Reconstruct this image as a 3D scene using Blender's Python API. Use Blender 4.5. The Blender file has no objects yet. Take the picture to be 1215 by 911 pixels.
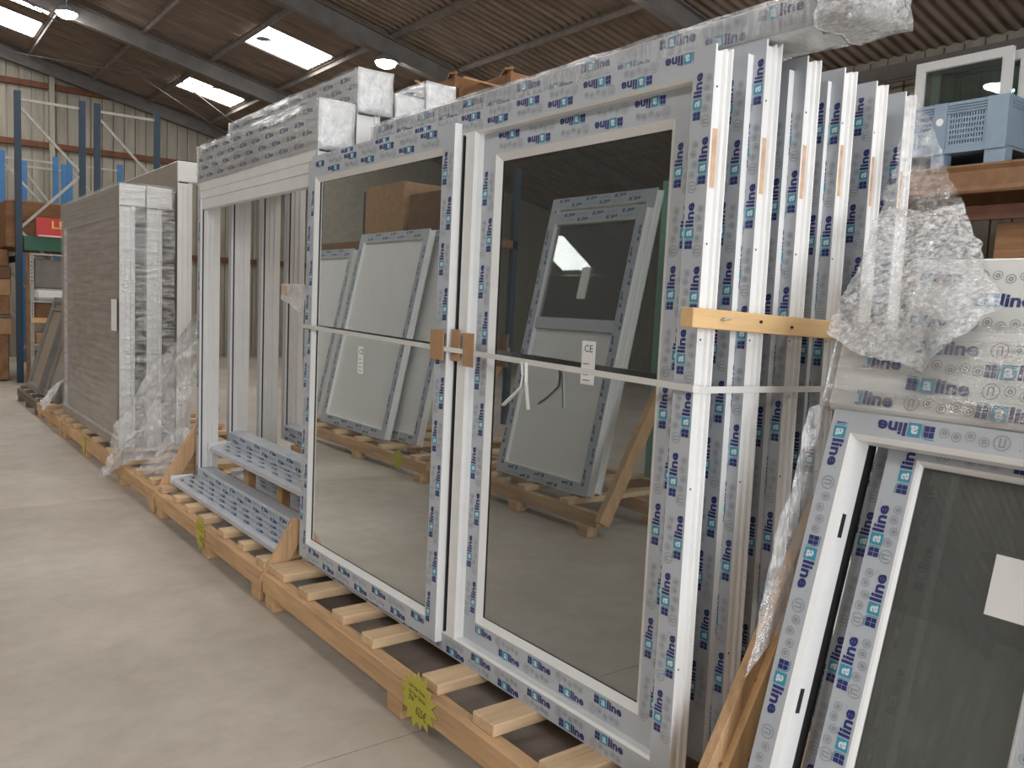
import bpy, bmesh, math, random
from mathutils import Vector, Matrix, noise
random.seed(7)
PI = math.pi
S = bpy.context.scene
COL = S.collection

# ------------------------------------------------------------------ camera
# x: away from the aisle into the racks, y: along the aisle, z: up (metres)
def make_camera():
    W, H = 1215.0, 911.0
    v1 = (-150 - W/2, 332 - H/2); v2 = (1930 - W/2, 420 - H/2)     # vanishing points of +y and +x
    f = math.sqrt(-(v1[0]*v2[0] + v1[1]*v2[1]))
    ey = Vector((v1[0], v1[1], f)).normalized()
    ex = Vector((v2[0], v2[1], f)).normalized()
    ez = ey.cross(ex)
    if ez.y > 0: ez = -ez
    right = Vector((ex.x, ey.x, ez.x)); up = -Vector((ex.y, ey.y, ez.y)); back = -Vector((ex.z, ey.z, ez.z))
    m = Matrix((right, up, back)).transposed().to_4x4()
    m.translation = (0, 0, 1.52)
    cam = bpy.data.cameras.new('camera'); o = bpy.data.objects.new('camera', cam); COL.objects.link(o)
    cam.sensor_width = 36; cam.sensor_fit = 'HORIZONTAL'; cam.lens = f/W*36
    cam.clip_start = 0.05; cam.clip_end = 200
    o.matrix_world = m
    S.camera = o
make_camera()

# ------------------------------------------------------------------ world, light, exposure
wd = bpy.data.worlds.new('daylight'); S.world = wd; wd.use_nodes = True
wd.node_tree.nodes['Background'].inputs[0].default_value = (0.80, 0.90, 1.0, 1)
wd.node_tree.nodes['Background'].inputs[1].default_value = 1.5
def area_light(name, loc, rot, sx, sy, power, col=(1, 1, 1)):
    l = bpy.data.lights.new(name, 'AREA'); l.shape = 'RECTANGLE'; l.size = sx; l.size_y = sy
    l.energy = power; l.color = col
    o = bpy.data.objects.new(name, l); COL.objects.link(o); o.location = loc; o.rotation_euler = rot
    return o
# daylight entering through the open loading door in the wall behind the camera
area_light('loading_door_offscreen', (0.5, -8.9, 2.2), (PI/2, 0, 0), 7.0, 4.2, 600, (0.95, 0.97, 1.0))
SKY_L = 9.5      # roof light sheets
LAMP_L = 60.0     # led high bay lamps
S.view_settings.view_transform = 'Standard'; S.view_settings.look = 'None'
S.view_settings.exposure = 0.36; S.view_settings.gamma = 1.0
S.view_settings.use_curve_mapping = False
try:
    S.cycles.max_bounces = 10; S.cycles.transparent_max_bounces = 32
    S.cycles.glossy_bounces = 4; S.cycles.diffuse_bounces = 4
    S.cycles.sample_clamp_indirect = 6.0; S.cycles.caustics_reflective = False; S.cycles.caustics_refractive = False
except Exception:
    pass

# ------------------------------------------------------------------ materials
def nt(name):
    m = bpy.data.materials.new(name); m.use_nodes = True
    t = m.node_tree; b = t.nodes['Principled BSDF']
    return m, t, b
def coords(t, scale=(1, 1, 1)):
    tc = t.nodes.new('ShaderNodeTexCoord'); mp = t.nodes.new('ShaderNodeMapping')
    mp.inputs['Scale'].default_value = scale
    t.links.new(tc.outputs['Object'], mp.inputs['Vector'])
    return mp.outputs['Vector']
def noise_tex(t, vec, scale, detail=4, rough=0.55):
    n = t.nodes.new('ShaderNodeTexNoise'); n.inputs['Scale'].default_value = scale
    n.inputs['Detail'].default_value = detail; n.inputs['Roughness'].default_value = rough
    t.links.new(vec, n.inputs['Vector'])
    return n.outputs['Fac']
def ramp(t, fac, stops):
    r = t.nodes.new('ShaderNodeValToRGB'); e = r.color_ramp.elements
    e[0].position, e[0].color = stops[0][0], (*stops[0][1], 1)
    e[1].position, e[1].color = stops[-1][0], (*stops[-1][1], 1)
    for p, c in stops[1:-1]:
        x = e.new(p); x.color = (*c, 1)
    t.links.new(fac, r.inputs['Fac'])
    return r.outputs['Color']
def bump(t, b, fac, strength=0.3, dist=0.01):
    n = t.nodes.new('ShaderNodeBump'); n.inputs['Strength'].default_value = strength; n.inputs['Distance'].default_value = dist
    t.links.new(fac, n.inputs['Height']); t.links.new(n.outputs['Normal'], b.inputs['Normal'])
    return n.outputs['Normal']
def mat(name, c, rough=0.5, metal=0.0, var=0.08, scale=8, spec=None, bmp=0.0, stretch=(1, 1, 1)):
    m, t, b = nt(name)
    v = coords(t, stretch); n = noise_tex(t, v, scale)
    lo = tuple(max(0, x*(1-var)) for x in c); hi = tuple(min(1, x*(1+var)) for x in c)
    t.links.new(ramp(t, n, [(0.3, lo), (0.7, hi)]), b.inputs['Base Color'])
    b.inputs['Roughness'].default_value = rough; b.inputs['Metallic'].default_value = metal
    if spec is not None: b.inputs['Specular IOR Level'].default_value = spec
    if bmp: bump(t, b, n, bmp)
    return m
def wood(name, c, axis, var=0.28):
    m, t, b = nt(name)
    st = [14, 14, 14]; st[axis] = 0.9
    n1 = noise_tex(t, coords(t, tuple(st)), 3.0, 6, 0.65)
    st2 = [3, 3, 3]; st2[axis] = 0.7
    n2 = noise_tex(t, coords(t, tuple(st2)), 2.0, 2)
    mx = t.nodes.new('ShaderNodeMath'); mx.operation = 'ADD'
    t.links.new(n1, mx.inputs[0]); t.links.new(n2, mx.inputs[1])
    hf = t.nodes.new('ShaderNodeMath'); hf.operation = 'MULTIPLY'; hf.inputs[1].default_value = 0.5
    t.links.new(mx.outputs[0], hf.inputs[0])
    lo = tuple(x*(1-var*1.5) for x in c); hi = tuple(min(1, x*(1+var)) for x in c)
    t.links.new(ramp(t, hf.outputs[0], [(0.32, lo), (0.5, c), (0.68, hi)]), b.inputs['Base Color'])
    b.inputs['Roughness'].default_value = 0.75; b.inputs['Specular IOR Level'].default_value = 0.25
    bump(t, b, n1, 0.15, 0.004)
    return m
def emit(name, c, s):
    m, t, b = nt(name)
    b.inputs['Base Color'].default_value = (*c, 1)
    b.inputs['Emission Color'].default_value = (*c, 1); b.inputs['Emission Strength'].default_value = s
    return m
def glass_mat(name, tint, refl=1.0, dust_haze=0.035):
    m = bpy.data.materials.new(name); m.use_nodes = True; t = m.node_tree; t.nodes.clear()
    out = t.nodes.new('ShaderNodeOutputMaterial'); mix = t.nodes.new('ShaderNodeMixShader')
    tr = t.nodes.new('ShaderNodeBsdfTransparent'); tr.inputs[0].default_value = (*tint, 1)
    gl = t.nodes.new('ShaderNodeBsdfGlossy'); gl.inputs['Roughness'].default_value = 0.012
    gl.inputs['Color'].default_value = (0.93, 0.97, 0.96, 1)
    fr = t.nodes.new('ShaderNodeFresnel'); fr.inputs['IOR'].default_value = 1.52
    mu = t.nodes.new('ShaderNodeMath'); mu.operation = 'MULTIPLY'; mu.inputs[1].default_value = refl; mu.use_clamp = True
    t.links.new(fr.outputs[0], mu.inputs[0]); t.links.new(mu.outputs[0], mix.inputs[0])
    t.links.new(tr.outputs[0], mix.inputs[1]); t.links.new(gl.outputs[0], mix.inputs[2])
    df = t.nodes.new('ShaderNodeBsdfDiffuse'); df.inputs[0].default_value = (0.62, 0.64, 0.62, 1)      # pale haze painted in over pane dust, lightens the glass
    dm = t.nodes.new('ShaderNodeMixShader'); dm.inputs[0].default_value = dust_haze
    t.links.new(mix.outputs[0], dm.inputs[1]); t.links.new(df.outputs[0], dm.inputs[2])
    t.links.new(dm.outputs[0], out.inputs[0])
    return m
def plastic_film(name, lo, hi, stretch, scale, bstr=0.5, tint=(0.97, 0.97, 0.97), rough=0.12, body=0.45, diff=(0.85, 0.86, 0.87)):
    """thin clear film: see-through, milky where it bunches, glossy on every wrinkle"""
    m = bpy.data.materials.new(name); m.use_nodes = True; t = m.node_tree; t.nodes.clear()
    out = t.nodes.new('ShaderNodeOutputMaterial'); mix = t.nodes.new('ShaderNodeMixShader')
    tr = t.nodes.new('ShaderNodeBsdfTransparent'); tr.inputs[0].default_value = (*tint, 1)
    gl = t.nodes.new('ShaderNodeBsdfGlossy'); gl.inputs['Roughness'].default_value = rough
    df = t.nodes.new('ShaderNodeBsdfDiffuse'); df.inputs[0].default_value = (*diff, 1)
    m2 = t.nodes.new('ShaderNodeMixShader'); m2.inputs[0].default_value = body
    n = noise_tex(t, coords(t, stretch), scale, 6, 0.6)
    mr = t.nodes.new('ShaderNodeMapRange'); mr.inputs[1].default_value = 0.35; mr.inputs[2].default_value = 0.68
    mr.inputs[3].default_value = lo; mr.inputs[4].default_value = hi
    t.links.new(n, mr.inputs[0]); t.links.new(mr.outputs[0], mix.inputs[0])
    bp = t.nodes.new('ShaderNodeBump'); bp.inputs['Strength'].default_value = bstr; bp.inputs['Distance'].default_value = 0.02
    t.links.new(n, bp.inputs['Height'])
    t.links.new(bp.outputs[0], gl.inputs['Normal']); t.links.new(bp.outputs[0], df.inputs['Normal'])
    t.links.new(df.outputs[0], m2.inputs[2]); t.links.new(gl.outputs[0], m2.inputs[1])
    t.links.new(tr.outputs[0], mix.inputs[1]); t.links.new(m2.outputs[0], mix.inputs[2])
    t.links.new(mix.outputs[0], out.inputs[0])
    return m
def concrete(name):
    m, t, b = nt(name)
    n1 = noise_tex(t, coords(t), 0.55, 8, 0.62); n2 = noise_tex(t, coords(t), 7, 6, 0.7)
    a = t.nodes.new('ShaderNodeMix'); a.data_type = 'RGBA'; a.blend_type = 'MULTIPLY'; a.inputs[0].default_value = 0.55
    t.links.new(ramp(t, n1, [(0.3, (0.42, 0.365, 0.31)), (0.5, (0.52, 0.465, 0.405)), (0.68, (0.61, 0.56, 0.50))]), a.inputs[6])
    t.links.new(ramp(t, n2, [(0.35, (0.80, 0.78, 0.76)), (0.6, (1, 1, 1))]), a.inputs[7])
    oi = t.nodes.new('ShaderNodeObjectInfo')      # every slab was poured a slightly different tone
    a2 = t.nodes.new('ShaderNodeMix'); a2.data_type = 'RGBA'; a2.blend_type = 'MULTIPLY'; a2.inputs[0].default_value = 1.0
    t.links.new(a.outputs[2], a2.inputs[6]); t.links.new(ramp(t, oi.outputs['Random'], [(0.0, (0.90, 0.885, 0.87)), (1.0, (1.06, 1.06, 1.06))]), a2.inputs[7])
    t.links.new(a2.outputs[2], b.inputs['Base Color'])
    b.inputs['Roughness'].default_value = 0.55; b.inputs['Specular IOR Level'].default_value = 0.35
    bump(t, b, n2, 0.08, 0.004)
    return m
M = {}
M['white'] = mat('white_pvc', (0.80, 0.80, 0.79), 0.32, var=0.03)
M['film'] = mat('grey_protective_film', (0.50, 0.53, 0.575), 0.35, var=0.05, scale=5)
M['navy'] = mat('navy_print', (0.026, 0.038, 0.175), 0.4, var=0.05)
M['teal'] = mat('teal_print', (0.045, 0.32, 0.46), 0.4, var=0.05)
M['pgrey'] = mat('grey_print', (0.28, 0.30, 0.33), 0.4, var=0.05)
M['pwhite'] = mat('pale_print', (0.72, 0.76, 0.79), 0.4, var=0.03)
M['red'] = mat('red_print', (0.6, 0.03, 0.03), 0.4, var=0.05)
M['black'] = mat('black_rubber', (0.012, 0.012, 0.013), 0.6, var=0.1)
M['glass'] = glass_mat('window_glass', (0.84, 0.90, 0.88), 6.2, 0.05)
M['glass2'] = glass_mat('rear_window_glass', (0.74, 0.82, 0.80), 1.8)
M['glassr'] = glass_mat('dusty_hazy_glass', (0.82, 0.88, 0.87), 4.5, 0.11)  # larger haze share mixed in so the pane reads lighter
M['boxfilm'] = mat('pale_box_film', (0.62, 0.625, 0.645), 0.3, var=0.05)
M['label'] = mat('paper_label', (0.82, 0.82, 0.80), 0.6, var=0.03)
M['tan'] = mat('tan_paper', (0.60, 0.40, 0.26), 0.7, var=0.15, scale=30)
M['card'] = mat('cardboard', (0.42, 0.25, 0.13), 0.8, var=0.12, scale=12)
M['carddk'] = mat('dark_cardboard', (0.20, 0.105, 0.055), 0.8, var=0.18, scale=7)
M['strap'] = mat('white_strap', (0.66, 0.65, 0.62), 0.45, var=0.05)
M['yellow'] = mat('yellow_card', (0.50, 0.45, 0.06), 0.7, var=0.06)
M['ink'] = mat('black_ink', (0.03, 0.035, 0.02), 0.6, var=0.05)
PINE = (0.56, 0.355, 0.195)
for i, a in enumerate('xyz'): M['wood_'+a] = wood('pine_'+a, PINE, i)
M['pale_wood'] = wood('pale_pine', (0.66, 0.43, 0.22), 2, 0.2)
M['pale_wood_x'] = wood('pale_pine_x', (0.68, 0.45, 0.22), 0, 0.18)
M['slat_wood'] = wood('slat_pine', (0.66, 0.47, 0.29), 0, 0.22)
M['dkwood_x'] = wood('brown_timber_x', (0.24, 0.125, 0.06), 0, 0.3)
M['dkwood_y'] = wood('brown_timber_y', (0.27, 0.145, 0.075), 1, 0.3)
M['old_wood'] = wood('old_grey_timber', (0.17, 0.145, 0.11), 1, 0.25)
M['floor'] = concrete('concrete')
M['joint'] = mat('joint_fill', (0.33, 0.29, 0.25), 0.9)
M['roof'] = mat('fibre_cement_roof', (0.235, 0.185, 0.145), 0.9, var=0.3, scale=2.5, stretch=(0.6, 3, 1))
M['purlin'] = mat('purlin_steel', (0.22, 0.19, 0.165), 0.7, var=0.2)
M['rafter'] = mat('rafter_steel', (0.17, 0.155, 0.145), 0.65, var=0.2, scale=4)
M['clad'] = mat('wall_cladding', (0.33, 0.30, 0.245), 0.75, var=0.18, scale=2.5, stretch=(3, 3, 0.5))
M['cladgap'] = mat('wall_inner_sheet', (0.33, 0.30, 0.245), 0.8, var=0.1)
M['girt'] = mat('rust_girt', (0.15, 0.058, 0.03), 0.8, var=0.2)
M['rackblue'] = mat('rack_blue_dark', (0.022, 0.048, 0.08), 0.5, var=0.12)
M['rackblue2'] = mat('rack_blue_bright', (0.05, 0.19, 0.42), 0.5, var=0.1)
M['galv'] = mat('galvanised_steel', (0.42, 0.40, 0.37), 0.5, metal=0.3, var=0.15)
M['green'] = mat('green_beam', (0.025, 0.11, 0.065), 0.5, var=0.1)
M['sign'] = mat('red_sign', (0.62, 0.05, 0.045), 0.5, var=0.05)
M['signtxt'] = mat('sign_yellow', (0.85, 0.55, 0.12), 0.5)
M['beam'] = mat('rust_beam', (0.22, 0.115, 0.055), 0.6, var=0.15)
M['beamred'] = mat('dark_red_beam', (0.12, 0.05, 0.03), 0.7, var=0.2)
M['crate'] = mat('blue_grey_plastic', (0.24, 0.32, 0.41), 0.5, var=0.06)
M['greywin'] = mat('weathered_grey_frame', (0.20, 0.185, 0.165), 0.6, var=0.15)
M['greypan'] = mat('grey_brown_panel', (0.31, 0.27, 0.22), 0.35, var=0.1, scale=3)
M['panel'] = mat('white_panel', (0.84, 0.84, 0.83), 0.3, var=0.03)
M['cpanel'] = mat('taupe_infill_panel', (0.33, 0.285, 0.245), 0.25, var=0.25, scale=3, stretch=(1, 1, 6))  # opaque taupe infill, tone varied in level streaks
M['greenpan'] = mat('green_board', (0.22, 0.44, 0.36), 0.4, var=0.05)
M['sky'] = emit('roof_light_sheet', (1.0, 0.985, 0.96), SKY_L)
M['lamp'] = emit('lamp_diffuser', (1.0, 0.97, 0.92), LAMP_L)
M['lampbody'] = mat('lamp_housing', (0.35, 0.35, 0.35), 0.4, metal=0.5)
M['wrap'] = plastic_film('stretch_wrap', 0.10, 0.58, (1.0, 3, 12), 2.6, 1.0, body=0.22)
M['wrapv'] = plastic_film('stretch_wrap_across', 0.12, 0.60, (16, 3, 2.0), 2.6, 0.8, body=0.35)
M['wrapc'] = plastic_film('stretch_wrap_dense', 0.22, 0.62, (0.45, 0.5, 10), 2.6, 0.5, diff=(0.62, 0.575, 0.53), body=0.55)
M['wrapend'] = plastic_film('stretch_wrap_white', 0.55, 0.9, (6, 6, 6), 3.0, 0.8, body=0.7)
M['loose'] = plastic_film('loose_film', 0.22, 0.72, (9, 9, 4), 4.0, 1.0, rough=0.08, body=0.3)
M['clear'] = plastic_film('clear_film', 0.05, 0.55, (16, 16, 3), 3.0, 1.0, rough=0.06, body=0.2)
M['crumple'] = plastic_film('crumpled_film', 0.28, 0.97, (16, 22, 26), 3.4, 1.0, rough=0.10, body=0.62, diff=(0.92, 0.92, 0.92))

# ------------------------------------------------------------------ mesh helpers
class MB:
    """collects faces and links them as one mesh object"""
    def __init__(s): s.v = []; s.f = []; s.m = []
    def add(s, vs, fs, mi=0):
        o = len(s.v); s.v += [tuple(x) for x in vs]
        for f in fs: s.f.append(tuple(i+o for i in f)); s.m.append(mi)
        return s
    def box(s, x0, x1, y0, y1, z0, z1, mi=0):
        v = [(x0,y0,z0),(x1,y0,z0),(x1,y1,z0),(x0,y1,z0),(x0,y0,z1),(x1,y0,z1),(x1,y1,z1),(x0,y1,z1)]
        return s.add(v, [(0,3,2,1),(4,5,6,7),(0,1,5,4),(1,2,6,5),(2,3,7,6),(3,0,4,7)], mi)
    def obox(s, p, q, w, t, side=(0, 1, 0), mi=0):
        """bar from p to q, w wide along `side`, t thick across"""
        p = Vector(p); q = Vector(q); d = (q-p).normalized(); sd = Vector(side); sd = (sd - d*sd.dot(d)).normalized(); n = d.cross(sd)
        v = []
        for e in (p, q):
            for a, b in ((-1,-1),(1,-1),(1,1),(-1,1)): v.append(e + sd*(a*w/2) + n*(b*t/2))
        return s.add(v, [(0,1,2,3),(7,6,5,4),(0,4,5,1),(1,5,6,2),(2,6,7,3),(3,7,4,0)], mi)
    def prism(s, pts, axis, a0, a1, mi=0):
        """polygon of 2-D points extruded along axis 0/1/2"""
        n = len(pts); v = []
        for a in (a0, a1):
            for p in pts:
                c = list(p); c.insert(axis, a); v.append(tuple(c))
        fs = [tuple(range(n)), tuple(range(2*n-1, n-1, -1))] + [(i, (i+1) % n, (i+1) % n+n, i+n) for i in range(n)]
        return s.add(v, fs, mi)
    def cyl(s, p, q, r, n=10, mi=0, r2=None):
        p = Vector(p); q = Vector(q); d = (q-p).normalized(); a = d.orthogonal().normalized(); b = d.cross(a); v = []
        for e, rr in ((p, r), (q, r if r2 is None else r2)):
            for i in range(n):
                t = 2*PI*i/n; v.append(e + a*math.cos(t)*rr + b*math.sin(t)*rr)
        return s.add(v, [tuple(range(n-1, -1, -1)), tuple(range(n, 2*n))] + [(i, (i+1) % n, (i+1) % n+n, i+n) for i in range(n)], mi)
    def mesh(s, name, mats, bevel=0.0, smooth=False):
        me = bpy.data.meshes.new(name); me.from_pydata(s.v, [], s.f)
        for m in (mats if isinstance(mats, (list, tuple)) else [mats]): me.materials.append(M[m])
        me.polygons.foreach_set('material_index', s.m)
        bm = bmesh.new(); bm.from_mesh(me)
        bmesh.ops.recalc_face_normals(bm, faces=bm.faces)
        if bevel: bmesh.ops.bevel(bm, geom=list(bm.edges), offset=bevel, segments=1, affect='EDGES')
        bm.to_mesh(me); bm.free()
        if smooth: me.polygons.foreach_set('use_smooth', [True]*len(me.polygons))
        me.update(); return me
    def build(s, name, mats, parent=None, bevel=0.0, smooth=False, loc=None):
        return link(name, s.mesh(name, mats, bevel, smooth), parent, loc)
def link(name, me, parent=None, loc=None):
    o = bpy.data.objects.new(name, me); COL.objects.link(o)
    if parent is not None: o.parent = parent
    if loc is not None: o.location = loc
    return o
def tag(o, label, cat, group=None):
    o['label'] = label; o['category'] = cat
    if group: o['group'] = group
    return o
def thing(name, label, cat, loc=(0, 0, 0), rot=(0, 0, 0), group=None):
    o = bpy.data.objects.new(name, None); COL.objects.link(o); o.empty_display_size = 0.1
    o.location = loc; o.rotation_euler = rot
    return tag(o, label, cat, group)
def struct(o, label=None):
    o['kind'] = 'structure'
    if label: o['label'] = label
    return o

# ------------------------------------------------------------------ printed film: logos and little icons
def text_mesh(txt, size=1.0, offset=0.0):
    c = bpy.data.curves.new('t', 'FONT'); c.body = txt; c.size = size; c.resolution_u = 2; c.offset = offset
    o = bpy.data.objects.new('t', c); COL.objects.link(o)
    bpy.context.view_layer.update()
    e = o.evaluated_get(bpy.context.evaluated_depsgraph_get()); me = e.to_mesh()
    v = [(p.co.x, p.co.y) for p in me.vertices]; f = [tuple(p.vertices) for p in me.polygons]
    e.to_mesh_clear(); bpy.data.objects.remove(o); bpy.data.curves.remove(c)
    return v, f
def norm_text(txt, h=None, x=0, y=0, w=None, offset=0.0, byref=None):
    v, f = text_mesh(txt, 1.0, offset)
    x0 = min(p[0] for p in v); x1 = max(p[0] for p in v); y0 = min(p[1] for p in v); y1 = max(p[1] for p in v)
    k = h/(y1-y0) if h else w/(x1-x0)
    kx = w/(x1-x0) if w else k
    return [((p[0]-x0)*kx+x, (p[1]-y0)*k+y) for p in v], f
def make_logo():
    """unit-height logo: window icon, teal tile with a, word line; (verts, faces, mat) with mats 0 navy 1 teal 2 pale 3 grey"""
    L = []
    for i in (0, 1):
        for j in (0, 1):
            x, y = 0.06+i*0.40, 0.04+j*0.46
            q = [(x, y), (x+0.36, y), (x+0.36, y+0.42), (x, y+0.42)]
            if i == 1 and j == 1: q = [(x, y), (x+0.36, y), (x+0.36, y+0.2), (x+0.3, y+0.34), (x+0.18, y+0.42), (x, y+0.42)]
            L.append((q, [tuple(range(len(q)))], 0))
    arch = [(0.0, 1.04), (0.55, 1.04), (0.80, 0.95), (0.92, 0.75), (0.92, -0.04)]
    for a, b in zip(arch[:-1], arch[1:]):
        d = Vector((b[0]-a[0], b[1]-a[1])).normalized(); n = Vector((-d.y, d.x))*0.035
        L.append(([(a[0]-n.x, a[1]-n.y), (b[0]-n.x, b[1]-n.y), (b[0]+n.x, b[1]+n.y), (a[0]+n.x, a[1]+n.y)], [(0, 1, 2, 3)], 1))
    L.append(([(1.05, -0.06), (2.02, -0.06), (2.02, 1.0), (1.05, 1.0)], [(0, 1, 2, 3)], 1))
    v, f = norm_text('a', h=0.66, x=1.25, y=0.12, w=0.60, offset=0.03); L.append((v, f, 2))
    v, f = norm_text('line', h=1.02, x=2.14, y=0.0, w=2.25, offset=0.035); L.append((v, f, 0))
    L.append(([(4.48, 0.80), (4.56, 0.80), (4.56, 0.88), (4.48, 0.88)], [(0, 1, 2, 3)], 3))
    return L
def ring(cx, cy, r, t, n=12):
    v = []; f = []
    for i in range(n):
        a = 2*PI*i/n
        v += [(cx+math.cos(a)*r, cy+math.sin(a)*r), (cx+math.cos(a)*(r-t), cy+math.sin(a)*(r-t))]
        j = (i+1) % n; f.append((2*i, 2*j, 2*j+1, 2*i+1))
    return v, f
def rect(x0, y0, x1, y1): return [(x0, y0), (x1, y0), (x1, y1), (x0, y1)], [(0, 1, 2, 3)]
def make_icons():
    L = []
    v, f = ring(0.6, 0.5, 0.56, 0.06, 14); L.append((v, f, 3))
    for q in ((0.38, 0.18, 0.46, 0.8), (0.70, 0.18, 0.78, 0.8), (0.38, 0.72, 0.78, 0.8)): v, f = rect(*q); L.append((v, f, 3))
    for k, x in enumerate((1.75, 2.7, 3.65, 4.5)):
        y = (0.62, 0.35, 0.55, 0.4)[k]
        v, f = ring(x, y, 0.36, 0.05, 10); L.append((v, f, 3))
        v, f = ring(x, y-0.02, 0.18, 0.10, 6); L.append((v, f, 3))
    return L
LOGO = make_logo(); ICONS = make_icons(); LOGO_LEN = 4.6; ICON_LEN = 5.0
PMATS = ['navy', 'teal', 'pwhite', 'pgrey']
def print_strip(parent, u0, w0, u1, w1, phi, y=-0.0008, size=0.0275, rows=None, pitch=0.33, start=None, gap=0.1, name='film_print', flip=False):
    """logos over the rectangle (u0,w0)-(u1,w1) of a local front plane (faces -y); phi turns the reading direction"""
    c, s_ = round(math.cos(phi)), round(math.sin(phi))
    W, H = abs(u1-u0), abs(w1-w0)
    L, B = (W, H) if s_ == 0 else (H, W)
    n = rows or max(1, int(B/0.030)); rp = B/n
    cu, cw = (u0+u1)/2, (w0+w1)/2
    mb = MB()
    lim = B/2 - 0.0015; lens = L/2 - 0.002
    def put(tmpl, s0, t0, k):
        for v, f, mi in tmpl:
            vs = []
            for p in v:
                a = s0+p[0]*k; b = t0+(p[1]-0.5)*k
                a = max(-lens, min(lens, a)); b = max(-lim, min(lim, b))
                vs.append((cu + a*c - b*s_, y - (0.0004 if mi == 2 else 0), cw + a*s_ + b*c))
            mb.add(vs, f, mi)
    st = random.uniform(0, pitch) if start is None else start
    for r in range(n):
        t0 = -B/2 + rp*(r+0.5); x = -L/2 - st + (pitch/2 if r % 2 else 0)
        while x < L/2:
            if x > -L/2 - size*1.5 and x+size*LOGO_LEN*0.7 < L/2: put(LOGO, x, t0, size)
            xi = x + size*LOGO_LEN + 0.018
            if xi > -L/2 and xi+size*ICON_LEN*0.9 < L/2: put(ICONS, xi, t0, size)
            x += pitch
    if not mb.v: return None
    me = bpy.data.meshes.new(name); me.from_pydata(mb.v, [], mb.f)
    for m in PMATS: me.materials.append(M[m])
    me.polygons.foreach_set('material_index', mb.m); me.update()
    o = link(name, me, parent); o['kind'] = 'stuff'
    return o

# ------------------------------------------------------------------ pvc window members (local: x right, y into depth, z up; front faces -y)
def frame_profile(fw=0.07, d=0.07, bead=0.008):
    # (inward, depth) outline, material of the edge that starts at each point: 0 white 1 film 2 black
    return [((0.0, 0.0), 1), ((fw, 0.0), 0), ((fw+bead, 0.008), 0), ((fw+bead, d), 0), ((0.0, d), 0), ((0.0, d-0.006), 0), ((0.009, d-0.009), 0),
            ((0.009, d-0.016), 0), ((0.004, d-0.019), 0), ((0.004, d-0.026), 0), ((0.011, d-0.030), 0), ((0.011, 0.010), 0), ((0.0, 0.007), 0)]
def sash_profile(fw=0.08, d=0.06, bead=0.024):
    return [((0.0, 0.0), 1), ((fw, 0.0), 0), ((fw+0.006, 0.004), 0), ((fw+bead, 0.016), 2), ((fw+bead, d), 0), ((0.0, d), 0)]
def member(parent, side, u0, w0, u1, w1, y0, prof, name, film='film', film_on=True):
    """one mitred side of a rectangular frame"""
    mb = MB(); n = len(prof); R = []
    for e in (0, 1):
        for (a, b), _ in prof:
            if side == 'b': p = (u0+a if e == 0 else u1-a, y0+b, w0+a)
            elif side == 't': p = (u0+a if e == 0 else u1-a, y0+b, w1-a)
            elif side == 'l': p = (u0+a, y0+b, w0+a if e == 0 else w1-a)
            else: p = (u1-a, y0+b, w0+a if e == 0 else w1-a)
            R.append(p)
    mb.v = R
    for i in range(n):
        j = (i+1) % n; mb.f.append((i, j, j+n, i+n)); mb.m.append(prof[i][1] if film_on or prof[i][1] != 1 else 0)
    mb.f.append(tuple(range(n))); mb.m.append(0); mb.f.append(tuple(range(2*n-1, n-1, -1))); mb.m.append(0)
    return mb.build(name, ['white', film, 'black'], parent)
PHI = {'b': 0.0, 't': PI, 'r': PI/2, 'l': PI/2}
def rect_frame(root, u0, w0, u1, w1, y0, prof, fw, names, prints='btlr', phi=PHI, pitch=0.33, size=0.0275, rows=None, film_on=True, film='film'):
    out = {}
    for side in 'btlr':
        nm = names[0] if side == 'b' else names[1] if side == 't' else names[2]
        o = member(root, side, u0, w0, u1, w1, y0, prof, nm, film_on=film_on, film=film); out[side] = o
        if side in prints and film_on:
            e = 0.004
            if side == 'b': q = (u0+fw, w0+e, u1-fw, w0+fw-e)
            elif side == 't': q = (u0+fw, w1-fw+e, u1-fw, w1-e)
            elif side == 'l': q = (u0+e, w0+fw*0.6, u0+fw-e, w1-fw*0.6)
            else: q = (u1-fw+e, w0+fw*0.6, u1-e, w1-fw*0.6)
            print_strip(o, *q, phi[side], y=y0-0.0008, pitch=pitch, size=size, rows=rows)
    return out
FN = ('bottom_rail', 'head_rail', 'jamb'); SN = ('sash_bottom_rail', 'sash_top_rail', 'sash_stile')
def pane(root, u0, w0, u1, w1, y, m='glass', name='glass_pane', t=0.006):
    return MB().box(u0, u1, y, y+t, w0, w1).build(name, m, root)
FACE = (0, 0, -PI/2)      # turns a window to face the aisle: local x -> -y, local y -> +x
def lean(a): return (-a, 0, -PI/2)

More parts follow.
